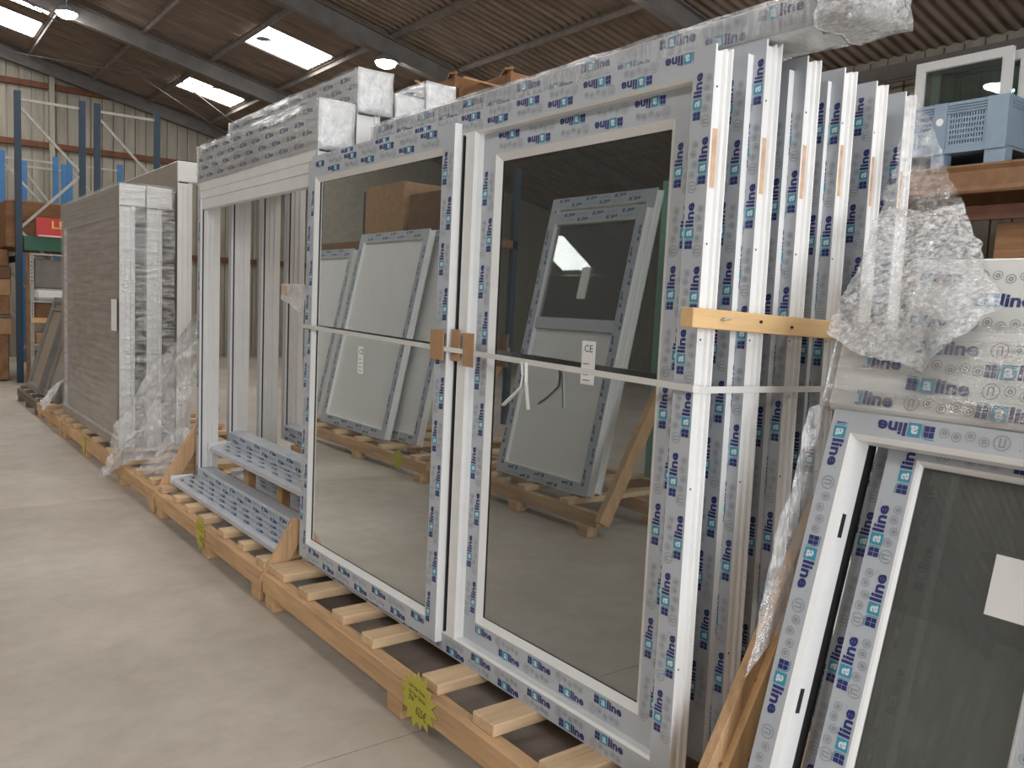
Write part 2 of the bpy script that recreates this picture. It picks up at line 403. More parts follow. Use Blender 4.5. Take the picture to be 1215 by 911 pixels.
# ------------------------------------------------------------------ crumpled sheets
def sheet(name, P, nu, nv, m, amp, freq, seed, parent=None, mats=None):
    """grid over a patch given by P(u,v) -> Vector, crumpled by noise"""
    vs = []; fs = []
    for j in range(nv+1):
        for i in range(nu+1):
            u, v = i/nu, j/nv; p = P(u, v)
            q = p*freq + Vector((seed, seed*2.1, seed*0.7))
            d = noise.noise_vector(q)*amp + noise.noise_vector(q*2.7)*amp*0.5 + noise.noise_vector(q*6.1)*amp*0.22
            vs.append(p+d)
    for j in range(nv):
        for i in range(nu):
            a = j*(nu+1)+i; fs.append((a, a+1, a+nu+2, a+nu+1))
    me = bpy.data.meshes.new(name); me.from_pydata([tuple(v) for v in vs], [], fs); me.materials.append(M[m])
    me.polygons.foreach_set('use_smooth', [True]*len(fs)); me.update()
    return link(name, me, parent)
def wrap_shell(name, x0, x1, y0, y1, z0, z1, parent, m, mend, amp=0.004, nseg=26, bottom=True, seed=1.0, endamp=None):
    """film round a long box: local x length; sides with material m, both end faces mend"""
    loop = []
    for k in range(4): loop.append((y0+(y1-y0)*k/4, z0))
    for k in range(4): loop.append((y1, z0+(z1-z0)*k/4))
    for k in range(4): loop.append((y1-(y1-y0)*k/4, z1))
    for k in range(4): loop.append((y0, z1-(z1-z0)*k/4))
    n = len(loop); vs = []; fs = []; ms = []
    for i in range(nseg+1):
        x = x0+(x1-x0)*i/nseg
        for (a, b) in loop:
            p = Vector((x, a, b)); vs.append(p + noise.noise_vector(Vector((x*7+seed, a*20, b*20)))*amp)
    for i in range(nseg):
        for k in range(n):
            fs.append((i*n+k, i*n+(k+1) % n, (i+1)*n+(k+1) % n, (i+1)*n+k)); ms.append(0)
    ea = amp if endamp is None else endamp
    for i, sgn in ((0, -1), (nseg, 1)):
        base = i*n; c0 = len(vs); cx = x0 if i == 0 else x1
        for sc in (0.72, 0.4):
            for (a, b) in loop:
                p = Vector((cx+sgn*ea*0.6, (y0+y1)/2+(a-(y0+y1)/2)*sc, (z0+z1)/2+(b-(z0+z1)/2)*sc))
                vs.append(p + noise.noise_vector(p*23+Vector((seed, 0, 0)))*ea)
        vs.append(Vector((cx+sgn*ea, (y0+y1)/2, (z0+z1)/2)))
        for k in range(n):
            j = (k+1) % n
            fs.append((base+k, base+j, c0+j, c0+k)); ms.append(1)
            fs.append((c0+k, c0+j, c0+n+j, c0+n+k)); ms.append(1)
            fs.append((c0+n+k, c0+n+j, c0+2*n)); ms.append(1)
    me = bpy.data.meshes.new(name); me.from_pydata([tuple(v) for v in vs], [], fs)
    me.materials.append(M[m]); me.materials.append(M[mend]); me.polygons.foreach_set('material_index', ms)
    me.polygons.foreach_set('use_smooth', [True]*len(fs)); me.update()
    return link(name, me, parent)

# ================================================================== the building
XW, EAVE, SL = 10.0, 4.745, 0.22
RIDGE, XL, YB, YG = -2.3, -14.6, -9.0, 20.8
def zr(x): return EAVE + SL*(XW-x) if x >= RIDGE else EAVE + SL*(XW-RIDGE) - SL*(RIDGE-x)
# floor: slabs with recessed joints
fl = MB().box(XL, XW, YB, YG, -0.2, -0.004).build('floor', 'joint'); struct(fl, 'pale grey-brown concrete warehouse floor')
xs = [XL, -9.6, -5.0, -0.9, 5.4, XW]; ys = [YB, -3.4, 2.46, 6.55, 10.3, 14.6, YG]
for i in range(len(xs)-1):
    for j in range(len(ys)-1):
        g = 0.0025
        MB().box(xs[i]+g, xs[i+1]-g, ys[j]+g, ys[j+1]-g, -0.1, 0.0).build('concrete_slab', 'floor', fl)
# roof
ceil = bpy.data.objects.new('ceiling', None); COL.objects.link(ceil); struct(ceil, 'brown corrugated sheet roof on steel purlins and rafters')
PUR = [10.0, 8.75, 7.5, 6.3, 5.0, 3.85, 2.65, 1.35, 0.1, -1.1, RIDGE]
PURL = [RIDGE, -3.6, -6.1, -8.6, -11.1, XL]
RAF = [20.6, 16.1, 11.65, 7.1, 2.6, -1.9, -6.4]
SKY = [(5.0, 6.3, 13.6, 14.6), (5.0, 6.3, 17.85, 18.7), (1.35, 2.65, 18.25, 19.35), (1.35, 2.65, 16.75, 17.6)]
for ya in (8.9, 4.3, -0.2, -4.7):
    if ya < 8: SKY.append((5.0, 6.3, ya, ya+1.0))
    SKY.append((1.35, 2.65, ya, ya+1.0))
SKY += [(1.35, 2.65, 13.4, 14.4)]
for ya in (17.0, 12.5, 8.0, 3.5, -1.0, -5.5): SKY.append((-6.1, -3.6, ya, ya+1.0))
def corr(x0, x1, y0, y1, name, m, parent, dz=0.0, seg=6):
    n = max(2, int((y1-y0)/0.146*seg)); v = []; f = []
    for i in range(n+1):
        y = y0+(y1-y0)*i/n; d = 0.017*math.sin(2*PI*y/0.146)
        v += [(x0, y, zr(x0)+d+dz), (x1, y, zr(x1)+d+dz+0.012)]
    for i in range(n): f.append((2*i, 2*i+1, 2*i+3, 2*i+2))
    me = bpy.data.meshes.new(name); me.from_pydata(v, [], f); me.materials.append(M[m])
    me.polygons.foreach_set('use_smooth', [True]*len(f)); me.update()
    return link(name, me, parent)
wn = 0
for P_ in (PUR, PURL):
    for a, b in zip(P_[:-1], P_[1:]):
        lo, hi = min(a, b), max(a, b)
        cuts = sorted([(s[2], s[3]) for s in SKY if abs(s[0]-lo) < 0.01])
        y = YB-0.3
        for c0, c1 in cuts:
            if c0 > y: corr(lo-0.05, hi+0.05, y, c0, 'roof_sheet', 'roof', ceil)
            wn += 1
            seen = (lo, c0) in ((5.0, 13.6), (5.0, 17.85), (1.35, 18.25), (1.35, 16.75))       # the rest of the same roof light rows lies outside the picture
            o = corr(lo+0.07, hi-0.07, c0, c1, 'window_%d' % wn if seen else 'window_%d_offscreen' % wn, 'sky', None, -0.01)
            struct(o, 'bright translucent corrugated roof light sheet')
            y = c1
        corr(lo-0.05, hi+0.05, y, YG+0.3, 'roof_sheet', 'roof', ceil)
def zbar(x, y0, y1, parent):
    z = zr(x)-0.03; MB().prism([(x-0.035, z), (x+0.003, z), (x+0.003, z-0.075), (x+0.035, z-0.075), (x+0.035, z-0.08), (x-0.003, z-0.08), (x-0.003, z-0.005), (x-0.035, z-0.005)], 1, y0, y1).build('purlin', 'purlin', parent)
for x in PUR[1:-1] + PURL[1:-1]: zbar(x, YB, YG-0.3, ceil)
def ibeam(y, p, q, parent, d=0.28, w=0.14):
    mb = MB()
    (xa, za), (xb, zb) = p, q
    for t0, t1, hw in ((0, 0.014, w/2), (0.014, d-0.014, 0.006), (d-0.014, d, w/2)):
        v = [(xa, y-hw, za-t0), (xa, y+hw, za-t0), (xa, y+hw, za-t1), (xa, y-hw, za-t1), (xb, y-hw, zb-t0), (xb, y+hw, zb-t0), (xb, y+hw, zb-t1), (xb, y-hw, zb-t1)]
        mb.add(v, [(0,1,2,3),(7,6,5,4),(0,4,5,1),(1,5,6,2),(2,6,7,3),(3,7,4,0)])
    mb.build('rafter', 'rafter', parent)
for y in RAF:
    g = 0.03 if y > 20 else 0.112
    ibeam(y, (XW, zr(XW)-g), (RIDGE, zr(RIDGE)-g), ceil)
    ibeam(y, (XL, zr(XL)-g), (RIDGE, zr(RIDGE)-g), ceil)
    MB().box(XW-0.28, XW-0.02, y-0.07, y+0.07, 0, zr(XW)-0.3).build('column', 'rafter', ceil)
for (xa, ya, xb, yb) in ((1.6, 16.3, 6.9, 20.4), (6.3, 16.3, 2.2, 20.4), (3.4, 16.3, 7.9, 20.4)):
    MB().cyl((xa, ya, zr(xa)-0.2), (xb, yb, zr(xb)-0.2), 0.012, 6).build('brace_rod', 'rafter', ceil)
# far gable wall: cladding sheets, girts
wf = MB().prism([(XL, 0), (XW, 0), (XW, zr(XW)), (RIDGE, zr(RIDGE)), (XL, zr(XL))], 1, YG, YG+0.08).build('wall_far', 'cladgap'); struct(wf, 'beige vertical sheet cladding of the gable wall')
x = 0.0
while x < XW-0.05:
    MB().prism([(x+0.012, 0.0), (x+0.215, 0.0), (x+0.215, zr(x+0.215)-0.02), (x+0.012, zr(x+0.012)-0.02)], 1, YG-0.035, YG).build('cladding_panel', 'clad', wf)
    x += 0.228
for z in (2.3, 4.47, 5.7):
    MB().box(-2, XW-0.3, YG-0.13, YG-0.035, z, z+0.12).build('girt', 'girt', wf)
for x in (3.05, 7.6):
    MB().box(x, x+0.1, YG-0.2, YG-0.035, 0, zr(x)-0.2).build('gable_post', 'clad', wf)
wr = MB().box(XW, XW+0.08, YB, YG, 0, EAVE+0.02).build('wall_right', 'cladgap'); struct(wr, 'dim vertical sheet cladding behind the shelving')
y = 2.6
while y < 8.2:
    MB().box(XW-0.03, XW, y+0.012, y+0.215, 0, EAVE-0.02).build('cladding_panel', 'clad', wr); y += 0.228
MB().box(XW-0.03, XW, YB, 2.59, 0, EAVE-0.02).build('cladding_panel', 'clad', wr)
MB().box(XW-0.03, XW, 8.32, YG-0.05, 0, EAVE-0.02).build('cladding_panel', 'clad', wr)
MB().box(XW-0.13, XW-0.03, 2.0, 12.0, EAVE-0.30, EAVE-0.12).build('eave_beam', 'rafter', wr)
MB().cyl((XW-0.2, 2.0, EAVE-0.36), (XW-0.2, 9.0, EAVE-0.33), 0.018, 8).build('conduit', 'rafter', wr)
wl = MB().box(XL-0.08, XL, YB, YG, 0, zr(XL)).build('wall_left', 'clad'); struct(wl, 'plain sheet cladding on the far side of the hall')
wb = MB().box(XL, -3.0, YB-0.08, YB, 0, zr(XL)).box(4.0, XW, YB-0.08, YB, 0, EAVE).prism([(XL, zr(XL)), (-3.0, 4.4), (4.0, 4.4), (XW, EAVE), (RIDGE, zr(RIDGE))], 1, YB-0.08, YB).build('wall_back', 'clad'); struct(wb, 'back wall with an open loading door')
o = MB().cyl((5.22, 14.05, zr(5.22)-0.05), (5.22, 14.05, zr(5.22)-0.035), 0.13, 9, r2=0.09).build('debris_patch', 'lampbody'); tag(o, 'dark scrap of debris lying under the large roof light', 'debris')
# led lamps
def lamp(x, y, z, lab, name='high_bay_lamp'):
    t = thing(name, lab, 'lamp', (x, y, z), group='led high bay lamps under the rafters')
    MB().cyl((0, 0, 0.02), (0, 0, 0.12), 0.17, 20, r2=0.10).build('housing', 'lampbody', t)
    mb = MB()
    for k in range(5):
        a0, a1 = PI/2*k/5, PI/2*(k+1)/5
        mb.cyl((0, 0, 0.02-0.085*math.sin(a0)), (0, 0, 0.02-0.085*math.sin(a1)), 0.155*math.cos(a0), 20, r2=max(0.002, 0.155*math.cos(a1)))
    mb.build('diffuser', 'lamp', t, smooth=True)
    MB().cyl((0, 0, 0.12), (0, 0, zr(x)-(0.385 if min(abs(y-r) for r in RAF) < 0.08 else 0.1)-z), 0.012, 8).build('hanger', 'lampbody', t)
lamp(2.59, 15.75, 5.93, 'round bright led lamp on the rafter nearest the gable wall')
lamp(6.19, 11.6, 5.06, 'round bright led lamp above the wrapped shutter boxes')
for y in (7.1, 2.6, -1.9):
    lamp(2.6, y, 5.7, 'round bright led lamp over the aisle', 'high_bay_lamp_offscreen'); lamp(6.3, y, 5.0, 'round bright led lamp over the pallets', 'high_bay_lamp_offscreen')

# ================================================================== pallets
def pallet(y0, y1, x0, x1, label, slats, feet, mat_x='slat_wood', mat_y='wood_y', zt=0.165, feetw=0.11):
    t = thing('timber_pallet', label, 'pallet', (x0, (y0+y1)/2, 0), group='long timber pallets in a row')
    c = (y0+y1)/2; d = x1-x0
    for xr in (0.0, d*0.5-0.03, d-0.06):
        MB().box(xr, xr+0.06, y0-c, y1-c, 0.07, zt).build('rail', mat_y, t, bevel=0.003)
        for f in feet:
            MB().box(xr+0.004, xr+0.10, f-c-feetw/2, f-c+feetw/2, 0.0, 0.07).build('foot_block', mat_y, t, bevel=0.003)
    for (ya, w) in slats:
        k = random.uniform(-0.008, 0.008)
        MB().box(0.03+k, d, ya-w-c, ya-c, zt, zt+0.04).build('slat', mat_x, t, bevel=0.003)
    return t
XP = 1.50
pallet(1.33, 3.94, XP, 2.85, 'long pine pallet carrying the tall glazed double windows',
       [(3.935, 0.20), (3.56, 0.11), (3.22, 0.11), (2.93, 0.10), (2.475, 0.11), (2.15, 0.12), (1.80, 0.12), (1.46, 0.11)], [3.86, 2.62, 1.40])
pallet(3.97, 5.95, XP, 2.85, 'pine pallet under the tall frames with shutter boxes',
       [(5.94, 0.09), (5.62, 0.09), (5.34, 0.09), (5.05, 0.10), (4.70, 0.10), (4.40, 0.09), (4.10, 0.12)], [5.87, 4.86, 4.05])
pallet(5.99, 9.52, XP, 2.85, 'long pine pallet under the film wrapped stack',
       [(9.5, 0.1), (9.1, 0.1), (8.7, 0.1), (8.2, 0.1), (7.6, 0.1), (7.05, 0.1), (6.62, 0.1), (6.25, 0.1)], [9.42, 8.35, 7.0, 6.06])
pallet(9.56, 11.2, XP, 2.85, 'pine pallet beyond the wrapped stack with loose film on it', [(11.15, 0.1), (10.7, 0.1), (10.2, 0.1), (9.75, 0.12)], [11.1, 10.35, 9.65])
pallet(11.24, 12.9, XP, 2.85, 'dirty grey pallet under the leaning weathered windows', [(12.85, 0.1), (12.3, 0.1), (11.8, 0.1), (11.35, 0.1)], [12.8, 12.1, 11.35], 'old_wood', 'old_wood')
pallet(-1.0, 1.26, XP, 2.95, 'pine pallet under the leaning frames beside the tall windows', [(1.25, 0.12), (0.8, 0.12), (0.3, 0.12), (-0.2, 0.12), (-0.8, 0.12)], [1.18, 0.1, -0.9])
def gusset(y, label, x0=1.56, z0=0.16, x1=1.90, z1=0.74, w=0.09, th=0.03):
    """triangular brace board standing on the pallet end"""
    t = thing('brace', label, 'brace', (0, 0, 0), group='sloping timber braces at the pallet ends')
    MB().obox((x0, y, z0), (x1, y, z1), th, w).build('sloping_board', 'wood_z', t, bevel=0.002)
    MB().prism([(x0+0.08, 0.206), (x1+0.02, z1-0.06), (x1+0.02, 0.206)], 1, y+th/2, y+th/2+0.02).build('gusset_board', 'wood_x', t)
    return t

# star shaped price cards
def star_card(label, loc, r, lines, sx=1.0, sy=1.0, tilt=0.0):
    pts = []
    n = 15
    for i in range(2*n):
        a = PI/2 + PI*i/n; rr = r*(1.0 + random.uniform(-0.1, 0.16)) if i % 2 == 0 else r*0.76
        pts.append((math.cos(a)*rr*sx, math.sin(a)*rr*sy))
    t = thing('price_card', label, 'price tag', loc, (0, tilt, -PI/2), group='yellow star price cards stapled to pallets')
    MB().prism(pts, 1, -0.0015, 0.0).build('card', 'yellow', t)
    mb = MB()
    for (txt, x, z, h, w) in lines:
        v, f = norm_text(txt, h=h*r, x=x*r, y=z*r, w=w*r, offset=0.0)
        v = [(p[0]+0.12*(p[1]-z*r), p[1]-0.10*p[0]) for p in v]
        mb.add([(p[0], -0.0022, p[1]) for p in v], f)
    if lines:
        me = bpy.data.meshes.new('handwriting'); me.from_pydata(mb.v, [], mb.f); me.materials.append(M['ink']); me.update()
        link('handwriting', me, t)['kind'] = 'stuff'
    return t
TXT = [('Door + Side', -0.62, 0.34, 0.15, 0.62), ('Panels', 0.10, 0.36, 0.15, 0.40), ('Slim + Clear', -0.62, 0.08, 0.15, 0.58), ('Glass Units', 0.05, 0.10, 0.15, 0.52),
       ('JTW .', -0.66, -0.24, 0.26, 0.5), ('625\u20ac', -0.1, -0.52, 0.36, 0.72)]
star_card('yellow star price card on the pallet under the tall glazed windows', (XP-0.003, 2.44, 0.125), 0.095, TXT, 1.25, 1.05)
star_card('yellow star price card on the pallet under the shutter box frames', (XP-0.003, 4.93, 0.13), 0.095, TXT[:4]+TXT[5:], 0.95, 1.05)
star_card('yellow star price card on the pallet under the wrapped stack', (XP-0.003, 8.38, 0.10), 0.09, [], 0.9, 1.1)

# ================================================================== tall glazed windows (front stack)
Z0 = 0.205
def tall_window(x, yl, yr, h, label, sashes, d=0.07, prints='tr', full=False, fw=0.07, glass='glass2', z0=Z0, tan=True, la=0.0):
    """frame with recessed or proud sashes; sashes: list of (u0, u1, dy) in local metres"""
    w = yl-yr
    t = thing('glazed_casement', label, 'window', (x, yl, z0), lean(la), group='tall glazed windows on the front pallet')
    m = rect_frame(t, 0, 0, w, h, 0, frame_profile(fw, d), fw, FN, 'btlr' if full else prints)
    if tan:   # brown paper label on the end face
        za = 1.66 + random.uniform(-0.03, 0.03)
        MB().box(w-0.012, w-0.0095, 0.012, 0.038, za, za+0.15).build('paper_label', 'tan', m['r'])
        for zz in (0.35, 0.85, 1.25, 1.5, 1.9):
            MB().cyl((w-0.0112, 0.026, zz), (w-0.0102, 0.026, zz), 0.003, 6).build('screw_hole', 'black', m['r'])
    for (a, b, dy) in sashes:
        rc = 0.035 if dy < 0 else 0.078
        q = (a, rc, b, h-rc)
        rect_frame(t, *q, dy, sash_profile(0.078, 0.058), 0.078, SN, 'btlr' if full else ('tr' if dy < 0 else ''))
        pane(t, q[0]+0.10, q[1]+0.10, q[2]-0.10, q[3]-0.10, dy+0.02, glass)
        if full: pane(t, q[0]+0.10, q[1]+0.10, q[2]-0.10, q[3]-0.10, dy+0.046, glass)
    return t
YL, YR = 3.93, 1.46
W1 = tall_window(1.70, YL, YR, 2.00, 'foremost tall double window with proud left sash and two labelled panes',
                 [(0.03, 1.315, -0.03), (1.405, 2.47-0.078, 0.036)], full=True, glass='glass', la=0.006)
# white mullion between the sashes
MB().prism([(1.328, 0.012), (1.345, 0.0), (1.40, 0.0), (1.408, 0.012), (1.408, 0.068), (1.328, 0.068)], 2, 0.07, 1.93).build('mullion', 'white', W1)
MB().box(1.318, 1.326, 0.004, 0.06, 0.06, 1.94).build('gasket', 'black', W1)
tall_window(1.915, YL, YR, 2.055, 'tall window second from the front carrying the wrapped bundle', [(0.04, 1.2, -0.024), (1.24, 2.43, -0.024)])
tall_window(2.10, YL, YR, 2.05, 'tall window third from the front behind the bundle end', [(0.04, 1.2, -0.024), (1.24, 2.43, -0.024)])
tall_window(2.285, YL, YR, 2.055, 'tall window fourth from the front between two film printed frames', [(0.04, 1.2, -0.018), (1.24, 2.43, -0.018)])
tall_window(2.46, YL, YR, 2.05, 'tall window second from the back of the front stack', [(0.06, 2.39, 0.01)])
tall_window(2.632, YL, YR, 2.05, 'rearmost tall window with hanging stretch film on its corner', [(0.06, 2.39, 0.01)])
# no backing behind the stack; the rear panes are simply tinted
# labels on the panes
def ce_label(parent, u, w, y, txt=True, sw=0.062, sh=0.135):
    o = MB().box(u, u+sw, y-0.0012, y-0.0004, w, w+sh).build('glass_label', 'label', parent)
    v, f = norm_text('CE', h=0.022, x=u+0.012, y=w+sh-0.034, w=0.038, offset=0.0)
    mb = MB().add([(p[0], y-0.0018, p[1]) for p in v], f)
    for k in range(4):
        a, g = rect(u+0.01, w+0.012+k*0.017, u+0.042-0.006*(k % 2), w+0.0145+k*0.017); mb.add([(p[0], y-0.0018, p[1]) for p in a], g)
    me = bpy.data.meshes.new('label_print'); me.from_pydata(mb.v, [], mb.f); me.materials.append(M['ink']); me.update(); link('label_print', me, o)
ce_label(W1, YL-1.965, 1.29-Z0, 0.036+0.02)
ce_label(W1, YL-3.36, 1.20-Z0, -0.03+0.02, sw=0.05, sh=0.12)
# strap with cardboard edge pads
def ribbon(name, pts, wz, th, m):
    mb = MB()
    for p, q in zip(pts[:-1], pts[1:]): mb.obox(p, q, wz, th, side=(0, 0, 1))
    return mb.build(name, m)
st = ribbon('strap', [(2.0, 3.955, 1.385), (1.70, 3.938, 1.385), (1.667, 3.90, 1.385), (1.664, 2.61, 1.357), (1.69, 2.52, 1.352), (1.692, 1.45, 1.328), (1.71, 1.445, 1.325), (2.70, 1.445, 1.305)], 0.018, 0.0015, 'strap')
tag(st, 'flat white strap tied across the foremost tall window', 'strap')
for (x, y0, y1, z0, z1, lab) in ((1.6625, 2.612, 2.70, 1.315, 1.425, 'brown cardboard pad under the strap on the opening sash edge'),
                                 (1.6895, 2.545, 2.595, 1.315, 1.43, 'brown cardboard pad under the strap on the white mullion'),
                                 (1.6895, 2.455, 2.52, 1.30, 1.42, 'brown cardboard pad under the strap on the fixed pane stile')):
    o = MB().box(x-0.004, x+0.001, y0, y1, z0, z1).build('cardboard_pad', 'card'); tag(o, lab, 'cardboard')
def curve_tube(name, pts, r, m, parent=None, n=6):
    mb = MB()
    for p, q in zip(pts[:-1], pts[1:]): mb.cyl(p, q, r, n)
    return mb.build(name, m, parent, smooth=True)
o = ribbon('strap_tail', [(1.688, 2.17, 1.342), (1.682, 2.155, 1.30), (1.68, 2.16, 1.26), (1.678, 2.22, 1.215), (1.684, 2.26, 1.19)], 0.006, 0.012, 'strap'); tag(o, 'curled loose end of the white strap hanging down the glass', 'strap')
o = ribbon('strap_tail', [(1.688, 2.15, 1.342), (1.683, 2.14, 1.28), (1.685, 2.125, 1.19)], 0.006, 0.010, 'strap'); tag(o, 'short straight loose end of the white strap', 'strap')
# cross batten nailed to the stack end
bt = thing('batten', 'pale pine batten nailed across the ends of the tall windows', 'batten')
MB().add([(1.63, 1.41, 1.488), (2.62, 1.41, 1.452), (2.62, 1.41, 1.507), (1.63, 1.41, 1.538), (1.63, 1.452, 1.488), (2.62, 1.452, 1.452), (2.62, 1.452, 1.507), (1.63, 1.452, 1.538)],
         [(0,1,2,3),(7,6,5,4),(0,4,5,1),(1,5,6,2),(2,6,7,3),(3,7,4,0)]).build('board', 'pale_wood_x', bt, bevel=0.002)
for (x, z) in ((1.745, 1.511), (1.90, 1.508), (2.04, 1.496)): MB().cyl((x, 1.4095, z), (x+0.001, 1.404, z), 0.004, 6).build('nail', 'black', bt)
o = MB().cyl((1.735, 1.404, 1.510), (1.765, 1.400, 1.512), 0.003, 6).build('nail', 'galv', bt)
o = thing('wrapped_batten', 'brown timber end wrapped in film between the two window stacks', 'batten')
MB().box(1.705, 1.746, 3.925, 4.27, 1.530, 1.582).build('board', 'tan', o, bevel=0.003)
sheet('film', lambda u, v: Vector((1.696+0.01*u, 3.95+0.33*u, 1.59-0.16*v*(1-0.5*u))), 16, 12, 'wrapend', 0.008, 9.0, 2.2, o)
# braces at the pallet joints
gusset(3.955, 'sloping brace between the glazed windows and the shutter box frames', x0=1.53, z0=0.10, x1=1.70, z1=0.40)
gusset(5.97, 'sloping brace at the far end of the shutter box frames', x0=1.53, z0=0.10, th=0.038)
b = thing('brace', 'pair of long pine braces beside the leaning film printed frames', 'brace', group='sloping timber braces at the pallet ends')
MB().obox((1.60, 1.31, 0.20), (2.10, 1.31, 1.015), 0.03, 0.085).build('sloping_board', 'wood_z', b, bevel=0.002)
MB().obox((1.70, 1.285, 0.205), (2.10, 1.285, 0.86), 0.022, 0.16).build('gusset_board', 'pale_wood', b, bevel=0.002)
for (x, z, r) in ((1.705, 0.375, 0.008), (1.83, 0.57, 0.005)): MB().cyl((x, 1.2935, z), (x, 1.2925, z), r, 8).build('knot', 'dkwood_x', b)
for (x, z) in ((1.80, 0.37), (1.86, 0.47)): MB().cyl((x, 1.2735, z), (x, 1.2725, z), 0.008, 8).build('knot', 'dkwood_x', b)

# wrapped bundle on top of the stack
bd = thing('wrapped_bundle', 'long film wrapped bundle of profiles lying on top of the tall windows', 'bundle', (1.925, 3.72, 2.268), FACE)
core = MB().box(0, 2.48, 0, 0.19, 0, 0.085).build('profile_core', ['film'], bd, bevel=0.004)
print_strip(core, 0.02, 0.006, 2.44, 0.08, 0.0, rows=2, pitch=0.36, size=0.033)
MB().box(0.01, 2.45, 0.004, 0.186, -0.002, 0.001).build('white_underside', 'white', bd)
wrap_shell('stretch_wrap', -0.01, 2.50, -0.004, 0.195, -0.006, 0.092, bd, 'wrapv', 'wrapend', amp=0.006, nseg=90)
wrap_shell('wrap_bunched_end', 2.40, 2.545, -0.008, 0.20, -0.01, 0.105, bd, 'crumple', 'crumple', amp=0.02, nseg=14, seed=3.3, endamp=0.03)

# ================================================================== frames with shutter boxes (second pallet)
def shutter_window(x, yl, w, h, bh, bd_, z0, label, zb=0.0, rail=0.12, prints='bl', sash=False, glass=None, sill=False, grp='tall frames with shutter boxes', wrapm='wrap', name='shutter_frame', u_in=0.0, boxprint=True, fw=0.055, boxrows=3, la=0.0, s0=-0.06, s1=0.09):
    t = thing(name, label, 'window', (x, yl, z0), lean(la), group=grp)
    fm = rect_frame(t, 0, 0, w, h, 0, frame_profile(fw, 0.13), fw, FN, prints.replace('b', ''))
    fm['t'].data.materials[1] = M['white']
    if 'b' in prints:
        lr = MB().prism([(0.004, 0.004), (0.0, fw), (0.0, fw+0.048), (0.012, fw+0.055), (0.10, fw+0.055), (0.10, 0.004)], 0, fw+0.008, w-fw-0.008).build('lower_rail', ['film'], t)
        print_strip(lr, fw+0.01, 0.006, w-fw-0.01, fw+0.048, 0.0, y=-0.0012, rows=3, size=0.022, pitch=0.27)
    if rail: MB().box(fw, w-fw, 0.006, 0.05, h-fw-rail, h-fw).box(fw, w-fw, 0.0, 0.02, h-fw-rail*0.45, h-fw-rail*0.4).build('shutter_rail', 'white', t)
    for u in (fw+0.008, w-fw-0.016):     # guide groove
        MB().box(u, u+0.004, 0.012, 0.020, fw+0.01, h-fw-rail-0.002).build('guide_seal', 'black', t)
        for k in (0.05, 0.085): MB().box(u-0.001, u+0.009, k, k+0.004, fw+0.01, h-fw-rail-0.002).build('guide_ridge', 'white', t)
    b = MB().box(-0.005, w+0.005, 0.0, bd_, h, h+bh).build('shutter_box', ['boxfilm'], t, bevel=0.005)
    MB().box(w+0.004, w+0.008, 0.004, bd_-0.004, h+0.004, h+bh-0.004).build('box_end_cap', 'white', b)
    if boxprint: print_strip(b, 0.0, h+0.01, w, h+bh-0.01, 0.0, rows=boxrows+1, pitch=0.205, size=0.026)
    wrap_shell('stretch_wrap', -0.012, w+0.014, -0.006, bd_+0.006, h-0.004, h+bh+0.006, b, wrapm, 'wrapend', amp=0.005, nseg=60, seed=x)
    if sash:
        q = (fw+0.004, fw+0.004, w-fw-0.004, h-fw-rail)
        rect_frame(t, *q, 0.045, sash_profile(0.06, 0.05), 0.06, SN, '')
    if glass: pane(t, fw, fw, w-fw, h-fw-rail*0.9, 0.06, glass, 'glass_pane' if glass.startswith('glass') else 'infill_panel')
    if sill:
        o = MB().prism([(-0.13, 0.0), (0.0, 0.022), (0.0, 0.04), (-0.125, 0.02), (-0.145, 0.012), (-0.145, -0.012), (-0.13, -0.012)], 0, s0, w-s1).build('sill', ['film'], t)
        ps = print_strip(o, s0+0.06, 0.005, w-s1-0.01, 0.115, 0.0, y=-0.001, rows=3, size=0.019, pitch=0.21)
        ps.rotation_euler = (-PI/2+0.16, 0, 0); ps.location = (0, -0.124, 0.0225)
        MB().box(s0-0.015, s0+0.002, -0.15, 0.0, -0.012, 0.045).build('sill_end_cap', 'white', t)
    return t
shutter_window(1.75, 5.87, 1.915, 2.03, 0.235, 0.185, 0.225, 'foremost empty frame with wrapped shutter box and sill', sill=True)
shutter_window(1.955, 5.86, 1.905, 2.0, 0.21, 0.19, 0.465, 'raised frame with the highest wrapped shutter box', s0=0.09, s1=0.10, sill=True, prints='b')
shutter_window(2.168, 5.86, 1.905, 2.2, 0.16, 0.165, 0.222, 'frame with a low narrow shutter box between the wrapped ones', prints='b', sill=True, rail=0.15)
shutter_window(2.352, 5.86, 1.905, 2.0, 0.19, 0.175, 0.49, 'frame with wrapped shutter box beside the timber crate above', prints='b', rail=0.16)
tb = thing('timber_trestle', 'pine support under the raised shutter box frame', 'support', (1.895, 4.9, 0.2))
MB().box(0.0, 0.06, -0.85, 0.72, 0.20, 0.243).build('top_board', 'wood_y', tb, bevel=0.002)
MB().box(0.0, 0.06, -0.85, 0.72, 0.006, 0.05).build('bottom_board', 'wood_y', tb, bevel=0.002)
for y in (-0.80, -0.20, 0.36): MB().box(0.005, 0.055, y, y+0.09, 0.05, 0.20).build('upright', 'wood_z', tb)
tb2 = thing('timber_trestle', 'rear pine support under the high shutter box frames', 'support', (2.33, 4.9, 0.2))
MB().box(0.0, 0.15, -0.85, 0.72, 0.20, 0.283).build('top_board', 'wood_y', tb2); MB().box(0.0, 0.15, -0.85, 0.72, 0.006, 0.05).build('bottom_board', 'wood_y', tb2)
for y in (-0.80, 0.25): MB().box(0.02, 0.13, y, y+0.09, 0.05, 0.20).build('upright', 'wood_z', tb2)

